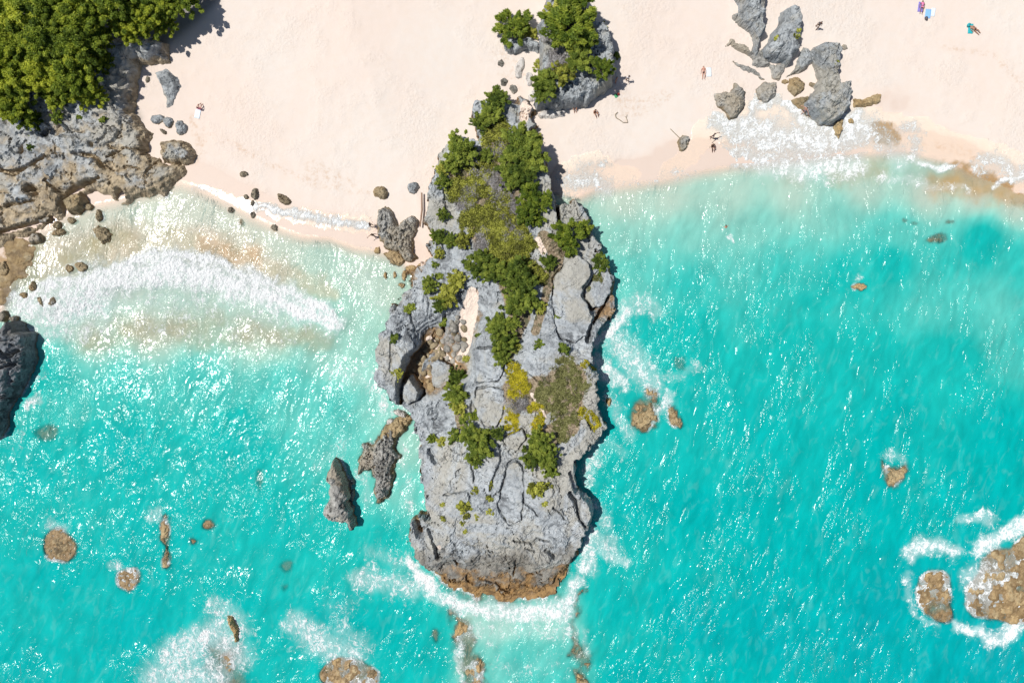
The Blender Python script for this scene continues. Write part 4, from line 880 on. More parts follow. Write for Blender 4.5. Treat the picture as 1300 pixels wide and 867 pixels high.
me = mesh_np('sea', np.stack([WX, WY, Zw], -1).reshape(-1, 3), Fq, True, {'foam': foam, 'clarity': alpha, 'chop': chop},
             {'body': np.concatenate([body, np.ones(WX.shape + (1,))], -1).reshape(-1, 4)})
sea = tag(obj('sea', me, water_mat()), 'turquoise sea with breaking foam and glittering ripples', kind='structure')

# ------------------------------------------------------------------ plants
def leaves(n_puff, per, R=1.0, puff=.32, leaf=.10, seed=1, squash=.7, lenf=2.0, upper=True, spiky=0.0, hole=.15):
    """a crown of many leaf-sized blades gathered in tufts; unit radius"""
    r = np.random.default_rng(seed)
    c = []
    while len(c) < n_puff:
        v = r.normal(size=3); v /= np.linalg.norm(v)
        if upper and v[2] < -.15: continue
        rad = r.uniform(.38, 1.02)
        q = v * rad; q[2] = q[2] * squash
        q[:2] *= 1 + .18 * math.sin(3 * math.atan2(v[1], v[0]) + seed) + .10 * math.sin(5 * math.atan2(v[1], v[0]) + 2 * seed)
        c.append(q)
    c = np.array(c)
    pt = r.uniform(0, 1, n_puff); ps = puff * r.uniform(.6, 1.25, n_puff) * (1.25 - .55 * np.linalg.norm(c[:, :2], axis=1))
    idx = np.repeat(np.arange(n_puff), per); N = len(idx)
    d = r.normal(size=(N, 3)); d /= np.linalg.norm(d, axis=1, keepdims=True)
    d[:, 2] = np.abs(d[:, 2]) * .9 - .15
    rr = r.uniform(.35, 1.0, N) ** .6
    od = c / (np.linalg.norm(c, axis=1, keepdims=True) + 1e-6); od = od + np.array([0, 0, .35]); od /= np.linalg.norm(od, axis=1, keepdims=True)
    off = d * (ps[idx] * rr)[:, None] * np.array([1, 1, .8])
    al = (off * od[idx]).sum(1, keepdims=True)
    off = (off - al * od[idx]) * (.92 - .40 * np.clip(al / ps[idx][:, None], 0, 1)) + od[idx] * al * 1.25
    ctr = c[idx] + off
    ax = d * .5 + od[idx] * .8 + r.normal(size=(N, 3)) * .4; ax /= np.linalg.norm(ax, axis=1, keepdims=True)
    up = d * .9 + np.array([0, 0, .7]) + r.normal(size=(N, 3)) * .55; up /= np.linalg.norm(up, axis=1, keepdims=True)
    ax = ax - up * (ax * up).sum(1, keepdims=True) * .85; ax /= np.linalg.norm(ax, axis=1, keepdims=True) + 1e-9
    sd = np.cross(up, ax); sd /= np.linalg.norm(sd, axis=1, keepdims=True) + 1e-9
    L = leaf * lenf * r.uniform(.6, 1.3, N)[:, None] * .5; Wd = leaf * r.uniform(.6, 1.2, N)[:, None] * .5
    V = np.stack([ctr - ax * L, ctr + sd * Wd, ctr + ax * L, ctr - sd * Wd], 1) * R
    tint = np.repeat(np.clip(.5 + .35 * (pt[idx] - .5) * 2 * .7 + r.normal(size=N) * .13 + .12 * (rr - .6), 0, 1), 4)
    F = np.arange(N * 4).reshape(-1, 4)
    return V.reshape(-1, 3), F, tint, c * R

def tubes(segs, sides=5):
    V, F = [], []
    for (a, b, ra, rb) in segs:
        a, b = Vector(a), Vector(b); ax = (b - a).normalized()
        u = ax.orthogonal().normalized(); v = ax.cross(u); k0 = len(V)
        for p_, r_ in ((a, ra), (b, rb)):
            for i in range(sides):
                t = 6.28318 * i / sides; V.append(tuple(p_ + (u * math.cos(t) + v * math.sin(t)) * r_))
        for i in range(sides):
            j = (i + 1) % sides; F.append((k0 + i, k0 + j, k0 + sides + j, k0 + sides + i))
    return V, F

def plant_proto(mat, n_puff, per, leaf, puff, squash, seed, base_drop, trunk_r, lenf=2.0):
    V, F, t, c = leaves(n_puff, per, 1.0, puff, leaf, seed, squash, lenf)
    cm = mesh_np('foliage', V, F, False, {'tint': t}); cm.materials.append(mat)
    r = random.Random(seed); segs = []
    base = Vector((0, 0, -base_drop)); fork = Vector((r.uniform(-.06, .06), r.uniform(-.06, .06), -base_drop * .45))
    segs.append((base, fork, trunk_r, trunk_r * .75))
    for q in r.sample(list(range(len(c))), min(14, len(c))):
        e = Vector(c[q]); mid = fork.lerp(e, .5) + Vector((r.uniform(-.08, .08), r.uniform(-.08, .08), r.uniform(-.03, .08)))
        segs.append((fork, mid, trunk_r * .5, trunk_r * .34)); segs.append((mid, e, trunk_r * .34, trunk_r * .12))
    tv, tf = tubes(segs); tm = mesh_np('trunk', tv, tf, True); tm.materials.append(M_BARK)
    return cm, tm

PROTO = {
    'tree': [plant_proto(L_TREE, 140, 190, .042, .17, .62, 500 + i, 1.25, .055, 2.4) for i in range(4)],
    'green': [plant_proto(L_GREEN, 74, 120, .052, .20, .66, 520 + i, .55, .045, 3.2) for i in range(4)],
    'bright': [plant_proto(L_BRIGHT, 62, 115, .054, .21, .66, 540 + i, .55, .045, 3.4) for i in range(3)],
    'olive': [plant_proto(L_OLIVE, 58, 120, .064, .22, .50, 560 + i, .40, .04, 1.6) for i in range(3)],
    'small': [plant_proto(L_GREEN, 16, 42, .24, .40, .6, 580 + i, .35, .05, 1.5) for i in range(3)],
    'cushion': [plant_proto(L_OLIVE, 14, 44, .22, .42, .45, 600 + i, .2, .05, 1.3) for i in range(2)],
}
_pc = [0]
def plant(name, kind, px, py, r_px, label, group, hf, cat='bush', zs=1.0, lift=.4, sxy=None):
    pr = PROTO[kind]; _pc[0] += 1
    cm, tm = pr[_pc[0] % len(pr)]
    R = r_px / 10.0 * (1.0 if kind == 'tree' else 1.12)
    drop = {'tree': 1.25, 'green': .55, 'bright': .55, 'olive': .40, 'small': .35, 'cushion': .2}[kind]
    x, y, z = at(px, py, hf, add=R * drop * zs)
    root = empty(name, (x, y, z - .08), label, cat, group, random.uniform(0, 6.28))
    sx = sxy or (random.uniform(.9, 1.15), random.uniform(.9, 1.15))
    for me_, nm in ((cm, 'crown' if cat == 'tree' else 'foliage'), (tm, 'trunk' if cat == 'tree' else 'stem')):
        o = obj(nm, me_, None, root); o.scale = (R * sx[0], R * sx[1], R * zs); o.location = (0, 0, R * drop * zs)
    return root

G_T = 'feathery trees in the top left wood'
for px, py, r, lb in [
    (18, 18, 34, 'yellowish feathery tree crown in the very corner at top left'), (62, 10, 32, 'bright feathery tree second from the left along the top edge'), (105, 18, 32, 'feathery tree third from the left along the top edge'), (150, 8, 30, 'dark feathery tree in the middle of the wood at the top edge'),
    (192, 12, 27, 'feathery tree second from the right along the top edge'), (226, -4, 24, 'rightmost tree of the wood, orange-tinged, at the top edge'), (170, 36, 24, 'yellow-green feathery tree at the wood edge above the flat slab'), (205, 30, 18, 'small feathery tree casting lacy shade on the sand'),
    (20, 62, 32, 'feathery tree at the left edge, second row of the wood'), (62, 52, 32, 'big green feathery tree in the second row of the wood'), (104, 58, 30, 'feathery tree right of centre in the second row of the wood'), (128, 38, 20, 'dark small feathery tree in the wood gap'),
    (14, 102, 30, 'feathery tree at the left edge, third row of the wood'), (55, 92, 30, 'lush green feathery tree in the third row of the wood'), (95, 96, 28, 'yellow-green feathery tree at the right end of the third row'), (112, 120, 21, 'tree on the wood edge directly above the grey bank'),
    (72, 122, 20, 'small tree in the bottom row above the bank, left of centre'), (18, 136, 24, 'feathery tree over the bank at the left edge, lowest row'), (40, 150, 15, 'small bushy tree reaching down over the grey bank'), (36, 172, 9, 'lowest little tree sprouting on the grey bank'), (-25, 40, 30, 'tree cut by the left frame edge, upper'), (-20, 85, 30, 'tree cut by the left frame edge, lower'), (130, 78, 16, 'small tree at the wood edge in lacy shade')]:
    plant('feathery_tree', 'tree', px, py, r, lb, G_T, gnd, 'tree', zs=random.uniform(1.0, 1.2))
for px, py, r, lb in [(72, 150, 6, 'small bright green tuft on the grey bank, right of the trees'), (100, 149, 3, 'tiny green tuft on the bank, middle of three'), (131, 152, 4, 'green tuft on the bank near the sand'), (38, 187, 4, 'little tuft on the bank below the lowest tree')]:
    plant('bush', 'small', px, py, r, lb, 'tufts on the left bank', bank_h)

G_H = 'green bushes on the headland'
HB = [('green', 630, 128, 13, 'green bush at the very northern tip of the headland'), ('green', 621, 145, 13, 'green bush just below the tip bush of the headland'), ('green', 610, 157, 11, 'green bush on the western side of the headland tip'),
      ('green', 585, 192, 19, 'large round green bush on the upper western shoulder'), ('green', 576, 207, 11, 'green bush hanging under the large western shoulder bush'), ('olive', 562, 214, 9, 'olive bush at the western cliff edge below the shoulder'), ('green', 563, 231, 9, 'small dark bush on the western cliff edge'), ('green', 617, 198, 9, 'small green bush in the grey scrub of the upper headland'),
      ('green', 660, 182, 19, 'large green bush at top of the eastern bush row'), ('green', 655, 206, 19, 'dark green bush, second of the eastern bush row'), ('green', 674, 201, 18, 'dense green bush overhanging the eastern sand'), ('green', 650, 226, 13, 'green bush left in the middle of the eastern bush row'), ('green', 665, 226, 15, 'green bush right in the middle of the eastern bush row'),
      ('bright', 675, 248, 15, 'bright green bush above the dark eastern cleft'), ('bright', 690, 255, 11, 'bright bush leaning over the dark eastern cleft'), ('bright', 669, 272, 14, 'bright green bush at lower end of the eastern row'), ('bright', 682, 278, 8, 'small bright bush last in the eastern row'), ('olive', 682, 176, 7, 'small olive bush over the eastern sand edge'),
      ('green', 563, 273, 8, 'small green bush alone on the bare western slope'), ('green', 556, 300, 10, 'green bush at the western cliff edge above the sand inlet'), ('green', 573, 305, 9, 'green bush right of the western cliff edge bush'), ('olive', 588, 306, 11, 'olive bush between the western edge and central scrub'), ('olive', 557, 322, 7, 'olive bush on rock beside the sand inlet'), ('small', 552, 336, 4, 'tiny tuft on grey rock by the inlet, upper'), ('small', 557, 351, 4, 'tiny tuft on grey rock by the inlet, lower'),
      ('green', 545, 361, 10, 'dark round bush on the west near the lobe'), ('olive', 580, 357, 13, 'olive bush above the sand hollow'), ('olive', 568, 377, 14, 'large olive bush left of the sand hollow'), ('green', 558, 387, 9, 'green bush at the lower left of the sand hollow'),
      ('green', 610, 335, 18, 'big dark green bush in the middle of the headland, left'), ('green', 627, 346, 14, 'green bush right beside the big middle bush'), ('green', 655, 345, 17, 'dark green bush in the middle of the headland, right'), ('green', 664, 363, 17, 'dense green bush below the right middle bush'), ('green', 655, 385, 16, 'green bush lower in the central bush chain'), ('green', 672, 381, 13, 'green bush on the right side of the central chain'), ('olive', 686, 391, 8, 'olive bush at the right end of the central chain'),
      ('green', 634, 414, 14, 'green bush at the top of the lower bush chain'), ('green', 651, 411, 9, 'small green bush right of the lower bush chain'), ('green', 640, 434, 15, 'dark bush in the middle of the lower bush chain'), ('green', 636, 453, 11, 'bush at the bottom of the lower bush chain'), ('small', 609, 427, 5, 'tuft on the slab left of the lower chain'),
      ('bright', 722, 299, 20, 'large spreading bright bush on the low eastern ledge'), ('bright', 741, 290, 10, 'bright bush at the eastern ledge tip'), ('green', 697, 333, 10, 'green bush above the broad eastern slab'), ('bright', 723, 322, 6, 'small bright bush below the large eastern ledge bush'), ('green', 761, 335, 11, 'green bush above the plant-topped eastern slab'), ('small', 710, 365, 6, 'dark tuft in a crack of the broad eastern slab'), ('small', 707, 403, 3, 'tiny tuft in the middle of the broad eastern slab'), ('small', 722, 420, 6, 'dark tuft low on the broad eastern slab'), ('small', 716, 443, 7, 'tuft beneath the broad eastern slab'), ('small', 684, 437, 5, 'dark tuft between slabs under the central chain'),
      ('green', 580, 479, 12, 'green bush at the top of the western gully'), ('green', 577, 500, 13, 'green bush in the middle of the western gully'), ('olive', 582, 514, 11, 'olive bush low in the western gully'), ('small', 590, 531, 6, 'tuft left of the rounded slab bottom'), ('bright', 602, 528, 6, 'light green bush touching the rounded slab'), ('olive', 592, 455, 5, 'small olive tuft at the sand hollow bottom'),
      ('green', 595, 551, 14, 'feathery green bush below the rounded slab, left'), ('green', 608, 565, 15, 'green bush below the rounded slab, centre'), ('green', 615, 552, 9, 'dark bush directly under the rounded slab'), ('green', 604, 585, 8, 'small bush trailing down the crack below the slab'), ('green', 631, 550, 8, 'dark bush right under the rounded slab'), ('small', 577, 553, 7, 'tuft left of the feathery bush'), ('bright', 548, 557, 6, 'round bright tuft alone on the western rock'), ('olive', 560, 560, 6, 'olive tuft right of the lone bright tuft'),
      ('green', 685, 560, 16, 'large dark bush on the lower east of the headland'), ('green', 676, 580, 14, 'green bush beneath the large lower east bush'), ('green', 695, 583, 14, 'green bush right of the lower east pair'), ('small', 700, 599, 7, 'small bush hanging below the lower east bushes'),
      ('cushion', 680, 618, 10, 'round olive cushion plant right of the tongue slab'), ('cushion', 590, 646, 8, 'olive cushion plant on the bare southern rock'), ('cushion', 583, 642, 4, 'small cushion touching the olive cushion plant'), ('cushion', 623, 616, 4, 'cushion plant left of the tongue slab, upper'), ('cushion', 622, 632, 4, 'cushion plant left of the tongue slab, middle'), ('cushion', 622, 650, 4, 'cushion plant left of the tongue slab, lower'), ('cushion', 646, 657, 4.5, 'left cushion at the foot of the tongue slab'), ('cushion', 654, 660, 4.5, 'right cushion at the foot of the tongue slab'), ('cushion', 691, 639, 3.5, 'tiny cushion below the round olive one'), ('cushion', 696, 617, 4, 'tiny cushion right of the round olive one'),
      ('cushion', 563, 658, 3.5, 'tiny cushion left on the bare southern rock'), ('cushion', 587, 664, 3, 'tiny cushion below the olive cushion plant'), ('cushion', 590, 674, 3, 'lowest tiny cushion on the bare southern rock'), ('cushion', 605, 656, 3, 'tiny cushion right of the olive cushion plant'), ('cushion', 561, 640, 3, 'tiny cushion upper left on the bare southern rock'), ('cushion', 603, 623, 4, 'cushion plant at the crack end'),
      ('small', 500, 430, 5, 'dark tuft on the western lobe, upper'), ('olive', 503, 475, 7, 'olive tuft on the western lobe, lower'), ('small', 520, 392, 6, 'dark tuft on top of the western lobe'), ('small', 563, 409, 5, 'tuft above the rubble hollow')]
for kd, px, py, r, lb in HB:
    plant('bush', kd, px, py, r, lb, G_H, head_soft)
G_O = 'bushes on the outcrop above the headland'
for kd, px, py, r, lb in [('bright', 650, 34, 19, 'lone spiky bush on the small ledge, upper sand'), ('bright', 722, 36, 28, 'large yellow-green bush in the middle of the outcrop'), ('olive', 708, 16, 16, 'yellow-green bush on the outcrop at the top edge'), ('bright', 728, 4, 20, 'bright bush on the outcrop cut by the top edge'), ('green', 738, 55, 17, 'dark green bush right of the large outcrop bush'), ('green', 734, 76, 16, 'green bush in the middle of the outcrop, lower'), ('green', 692, 106, 16, 'dense green bush on the lower left of the outcrop'), ('green', 685, 122, 8, 'green bush at the lower left tip of the outcrop'),
                          ('olive', 714, 95, 15, 'olive bush beside the dense lower left outcrop bush'), ('bright', 765, 88, 14, 'bright feathery bush at the right corner of the outcrop'), ('olive', 764, 34, 6, 'small tuft at the upper right of the outcrop'), ('small', 783, 71, 4, 'tiny tuft at the far right of the outcrop'), ('olive', 684, 82, 7, 'olive tuft on the left side of the outcrop'), ('olive', 674, 43, 8, 'dry bush right of the lone spiky bush')]:
    plant('bush', kd, px, py, r, lb, G_O, (gnd if px < 680 and py < 70 else out_h))
for px, py, r, lb in [(1014, 38, 3, 'upper tiny plant on the tall tapering rock'), (1012, 46, 3, 'lower right tiny plant on the tall tapering rock'), (985, 48, 3, 'left tiny plant on the tall tapering rock'), (1062, 78, 3, 'tiny plant on the hourglass rock head')]:
    x, y, z = at(px, py, gnd)
    plant('bush', 'cushion', px, py, r, lb, 'tiny plants on the right rocks', lambda a, b: gnd(a, b) + 2.0)
for px, py, r, lb in [(424, 639, 3, 'upper green tuft on the black-sided ridge rock'), (421, 652, 3.5, 'lower green tuft on the black-sided ridge rock')]:
    plant('bush', 'cushion', px, py, r, lb, 'tufts on the ridge rock', lambda a, b: np.full(np.shape(a), 2.3))

# ground-hugging scrub, nobody could count its twigs
def scrub(name, label, strokes, mat, hf, n_tuft, per, leaf, tuft, hgt, seed, lenf=1.8):
    r = np.random.default_rng(seed)
    Lx = [p for s_ in strokes for p in s_]
    x0, x1 = min(p[0] - p[2] for p in Lx), max(p[0] + p[2] for p in Lx); y0, y1 = min(p[1] - p[2] for p in Lx), max(p[1] + p[2] for p in Lx)
    qx = r.uniform(x0, x1, n_tuft * 6); qy = r.uniform(y0, y1, n_tuft * 6); f = np.zeros(qx.shape)
    for s_ in strokes:
        d, wv = line_d(qx, qy, s_); f = np.maximum(f, sstep(1.15, .7, d / wv))
    f = f * sstep(-.55, .1, fbm(qx * .06, qy * .06, 4, seed))
    ok = r.uniform(size=qx.shape) < f; qx, qy = qx[ok][:n_tuft], qy[ok][:n_tuft]
    zz = np.full(qx.shape, 4.5)
    for _ in range(3):
        kx = (CAM_H - zz) / CAM_H / 10; X = (qx - 650) * kx; Y = (433.5 - qy) * kx; zz = hf(X, Y)
    n = len(qx); pt = r.uniform(size=n); sz = tuft * r.uniform(.6, 1.4, n)
    idx = np.repeat(np.arange(n), per); N = len(idx)
    d = r.normal(size=(N, 3)); d /= np.linalg.norm(d, axis=1, keepdims=True); d[:, 2] = np.abs(d[:, 2])
    C = np.stack([X, Y, zz], 1)[idx] + d * sz[idx][:, None] * np.array([1, 1, hgt]) * (r.uniform(.3, 1, N) ** .6)[:, None]
    a = d + r.normal(size=(N, 3)) * .6 + np.array([0, 0, .3]); a /= np.linalg.norm(a, axis=1, keepdims=True)
    up = d * .8 + np.array([0, 0, .8]) + r.normal(size=(N, 3)) * .55; up /= np.linalg.norm(up, axis=1, keepdims=True)
    a = a - up * (a * up).sum(1, keepdims=True) * .85; a /= np.linalg.norm(a, axis=1, keepdims=True) + 1e-9
    s2 = np.cross(up, a); s2 /= np.linalg.norm(s2, axis=1, keepdims=True) + 1e-9
    L = leaf * lenf * r.uniform(.6, 1.3, N)[:, None] * .5; Wd = leaf * r.uniform(.6, 1.2, N)[:, None] * .5
    V = np.stack([C - a * L, C + s2 * Wd, C + a * L, C - s2 * Wd], 1).reshape(-1, 3)
    t = np.repeat(np.clip(.5 + .9 * (pt[idx] - .5) + r.normal(size=N) * .14, 0, 1), 4)
    me = mesh_np(name, V, np.arange(N * 4).reshape(-1, 4), False, {'tint': t})
    return tag(obj(name, me, mat), label, 'scrub', kind='stuff')
scrub('olive_scrub', 'olive-green scrub carpeting the spine of the headland', [[(632, 165, 14), (628, 185, 16)], [(612, 215, 16), (595, 228, 16), (582, 245, 14)], [(612, 252, 18), (600, 280, 16), (632, 290, 22), (650, 300, 22), (668, 316, 12)], [(640, 320, 18), (660, 335, 12), (685, 352, 9)], [(632, 260, 16)], [(652, 440, 8)]], L_OLIVE, head_soft, 1900, 64, .10, .44, 1.1, 701)
scrub('dry_scrub', 'grey leafless scrub among the olive plants of the headland', [[(628, 228, 15), (642, 256, 15), (650, 282, 9)], [(606, 212, 12), (640, 190, 9), (598, 200, 8)], [(600, 246, 13), (588, 262, 8)], [(616, 300, 11), (610, 320, 8)], [(640, 172, 9)], [(640, 305, 8)], [(660, 300, 7)], [(660, 515, 10), (648, 512, 8)]], L_DRY, head_soft, 1000, 46, .05, .46, 1.15, 702, 4.5)
scrub('yellow_succulents', 'bright yellow-green ground plants beside the rounded slab', [[(652, 472, 12), (660, 488, 14), (654, 500, 12)], [(645, 525, 12), (650, 542, 9)], [(680, 520, 9), (682, 538, 9)], [(744, 463, 6), (751, 470, 5)], [(742, 525, 8), (757, 538, 7)], [(755, 533, 6)]], L_YELLOW, head_soft, 900, 30, .11, .28, .7, 703, 1.4)
scrub('olive_mat', 'dull olive plant mat on the eastern shoulder of the headland', [[(722, 470, 20), (735, 480, 16), (716, 500, 22), (700, 508, 18)], [(718, 530, 18), (716, 550, 12)], [(690, 498, 12)]], mat_leaf('mat_leaves', (.075, .078, .026), (.20, .205, .066), (.34, .335, .14)), head_soft, 1300, 26, .10, .26, .45, 704)
scrub('slab_mat', 'olive-gold plant mat on the slab above the eastern water', [[(758, 355, 6), (756, 368, 9), (752, 380, 7), (762, 372, 8)]], bpy.data.materials['mat_leaves'], lambda x, y: head_soft(x, y) + .55, 220, 26, .09, .24, .4, 705)
scrub('outcrop_scrub', 'grey-green dry scrub between bushes on the outcrop', [[(705, 70, 10), (712, 80, 10), (700, 90, 8)], [(690, 50, 6)]], L_DRY, lambda x, y: out_h(x, y), 160, 30, .05, .34, .8, 706, 3.5)

# ------------------------------------------------------------------ driftwood
k = NT('driftwood'); M_WOOD = k.out(k.pbr(k.mixc(k.noise(k.pos(), 5, 5), (.20, .12, .08), (.38, .26, .19)), .9))
k = NT('bleached_branch'); M_BRANCH = k.out(k.pbr(k.mixc(k.noise(k.pos(), 5, 5), (.22, .18, .13), (.40, .34, .26)), .9))
x0, y0, z0 = at(536, 246); x1, y1, z1 = at(534, 289)
b = Vector((x0, y0, z0))
V, F = tubes([((0, 0, .5), (0.03, -2.1, .45), .10, .12), ((0.03, -2.1, .45), (x1 - x0, y1 - y0, .42), .12, .09)], 8)
tag(obj('driftwood_pole', mesh_np('driftwood_pole', V, F), M_WOOD, None, b), 'reddish brown pole lying beside the western headland wall', 'driftwood')
pts = [(784, 143), (781, 146), (782, 150), (787, 153), (791, 156), (797, 156), (795, 150), (796, 146), (793, 148)]
b = Vector(at(790, 150)); W_ = [Vector(at(*q)) - b + Vector((0, 0, .06)) for q in pts]
V, F = tubes([(W_[i], W_[i + 1], .07 - .004 * i, .066 - .004 * i) for i in range(7)] + [(W_[6], W_[8], .05, .03)], 6)
tag(obj('driftwood_branch', mesh_np('driftwood_branch', V, F), M_BRANCH, None, b), 'bent bleached branch lying on sand below the outcrop', 'driftwood')
pts = [(851, 164), (855, 168), (859, 172), (863, 176)]
b = Vector(at(857, 170)); W_ = [Vector(at(*q)) - b + Vector((0, 0, .03)) for q in pts]
V, F = tubes([(W_[i], W_[i + 1], .05, .06) for i in range(3)], 6)
tag(obj('seaweed_strand', mesh_np('seaweed_strand', V, F), M_BRANCH, None, b), 'brown strand trailing from the lone stone on damp sand', 'seaweed')

# ------------------------------------------------------------------ people and their things
def flatmat(name, c, rough=.8):
    k = NT(name); n_ = k.noise(k.pos(), 9, 4)
    return k.out(k.pbr(k.mixc(k.mr(n_, .3, .7, 0, .25), c, tuple(q * .75 for q in c)), rough))
SKIN = flatmat('tanned_skin', (.40, .20, .13), .55); SKIN2 = flatmat('brown_skin', (.20, .10, .065), .55); SKINP = flatmat('rosy_skin', (.52, .27, .20), .55)
HAIR = flatmat('dark_hair', (.025, .017, .012)); 
CL = {n_: flatmat('cloth_' + n_, c) for n_, c in dict(black=(.02, .02, .022), white=(.8, .8, .82), red=(.5, .04, .03), blue=(.05, .14, .36), purple=(.26, .22, .60), sky=(.25, .50, .85), teal=(.03, .42, .47), green=(.08, .35, .15), pink=(.75, .22, .42), grey=(.12, .11, .12), olive=(.09, .07, .04), paleblue=(.72, .80, .88)).items()}

def skin_mesh(name, verts, edges, radii, root=0, sub=1):
    me = bpy.data.meshes.new(name); me.from_pydata(verts, edges, []); o = bpy.data.objects.new(name, me); col.objects.link(o)
    m = o.modifiers.new('s', 'SKIN'); m.use_smooth_shade = True
    if not me.skin_vertices: me.skin_vertices.new()
    for i, r in enumerate(radii):
        me.skin_vertices[0].data[i].radius = (r, r) if not isinstance(r, tuple) else r
        me.skin_vertices[0].data[i].use_root = i == root
    if sub: s = o.modifiers.new('u', 'SUBSURF'); s.levels = sub; s.render_levels = sub
    dg = bpy.context.evaluated_depsgraph_get(); dg.update()
    out = bpy.data.meshes.new_from_object(o.evaluated_get(dg)); out.name = name
    for p in out.polygons: p.use_smooth = True
    bpy.data.objects.remove(o); bpy.data.meshes.remove(me)
    return out

def pose(kind):
    """joint positions, metres; figure faces -Y, feet or seat at z 0"""
    J = {}
    if kind in ('stand', 'walk', 'reach'):
        J = dict(pelvis=(0, 0, .95), spine=(0, .01, 1.14), chest=(0, 0, 1.33), neck=(0, -.01, 1.47), head=(0, -.025, 1.57), crown=(0, -.01, 1.67), nose=(0, -.115, 1.575))
        for s, n_ in ((1, 'l'), (-1, 'r')):
            st = .0 if kind == 'stand' else (.20 if s > 0 else -.20)
            J['hip' + n_] = (s * .09, 0, .90); J['knee' + n_] = (s * .11, -.04 + st * -.6, .50); J['ank' + n_] = (s * .11, .03 - st * .9, .09); J['toe' + n_] = (s * .13, -.13 - st * .9, .035)
            J['sho' + n_] = (s * .17, 0, 1.39)
            if kind == 'reach': J['elb' + n_] = (s * .42, -.05, 1.30); J['wri' + n_] = (s * .62, -.14, 1.22); hd = Vector((s * .8, -.5, -.25))
            else: J['elb' + n_] = (s * .24, .03 + st * .5, 1.12); J['wri' + n_] = (s * .27, -.07 + st, .90); hd = Vector((s * .08, -.15, -1))
            J['hd' + n_] = tuple(hd.normalized())
    elif kind == 'lie':
        J = dict(pelvis=(0, 0, .13), spine=(0, .20, .12), chest=(0, .39, .14), neck=(0, .53, .11), head=(0, .64, .12), crown=(0, .73, .12), nose=(0, .63, .215))
        for s, n_ in ((1, 'l'), (-1, 'r')):
            J['hip' + n_] = (s * .09, -.05, .11); J['knee' + n_] = (s * .13, -.46, .12 + (.14 if s > 0 else 0)); J['ank' + n_] = (s * .12, -.84, .06); J['toe' + n_] = (s * .17, -.93, .13)
            J['sho' + n_] = (s * .17, .44, .12); J['elb' + n_] = (s * .30, .20, .07); J['wri' + n_] = (s * .30, -.04, .06); J['hd' + n_] = (s * .1, -1, -.05)
    elif kind == 'sit':
        J = dict(pelvis=(0, 0, .13), spine=(0, .05, .32), chest=(0, .07, .50), neck=(0, .04, .64), head=(0, .01, .74), crown=(0, .02, .84), nose=(0, -.085, .745))
        for s, n_ in ((1, 'l'), (-1, 'r')):
            J['hip' + n_] = (s * .10, -.04, .12); J['knee' + n_] = (s * .16, -.42, .36); J['ank' + n_] = (s * .13, -.66, .07); J['toe' + n_] = (s * .14, -.80, .035)
            J['sho' + n_] = (s * .17, .07, .56); J['elb' + n_] = (s * .27, -.12, .40); J['wri' + n_] = (s * .20, -.34, .45); J['hd' + n_] = (s * -.2, -1, -.1)
    elif kind == 'swim':
        J = dict(pelvis=(0, 0, -.22), spine=(0, .19, -.16), chest=(0, .37, -.08), neck=(0, .50, .02), head=(0, .59, .08), crown=(0, .66, .13), nose=(0, .67, .03))
        for s, n_ in ((1, 'l'), (-1, 'r')):
            J['hip' + n_] = (s * .09, -.05, -.24); J['knee' + n_] = (s * .16, -.42, -.30); J['ank' + n_] = (s * .17, -.78, -.30); J['toe' + n_] = (s * .2, -.92, -.33)
            J['sho' + n_] = (s * .17, .42, -.07); J['elb' + n_] = (s * .36, .52, -.09); J['wri' + n_] = (s * .44, .72, -.10); J['hd' + n_] = (s * .2, 1, -.02)
    return J
_body = {}
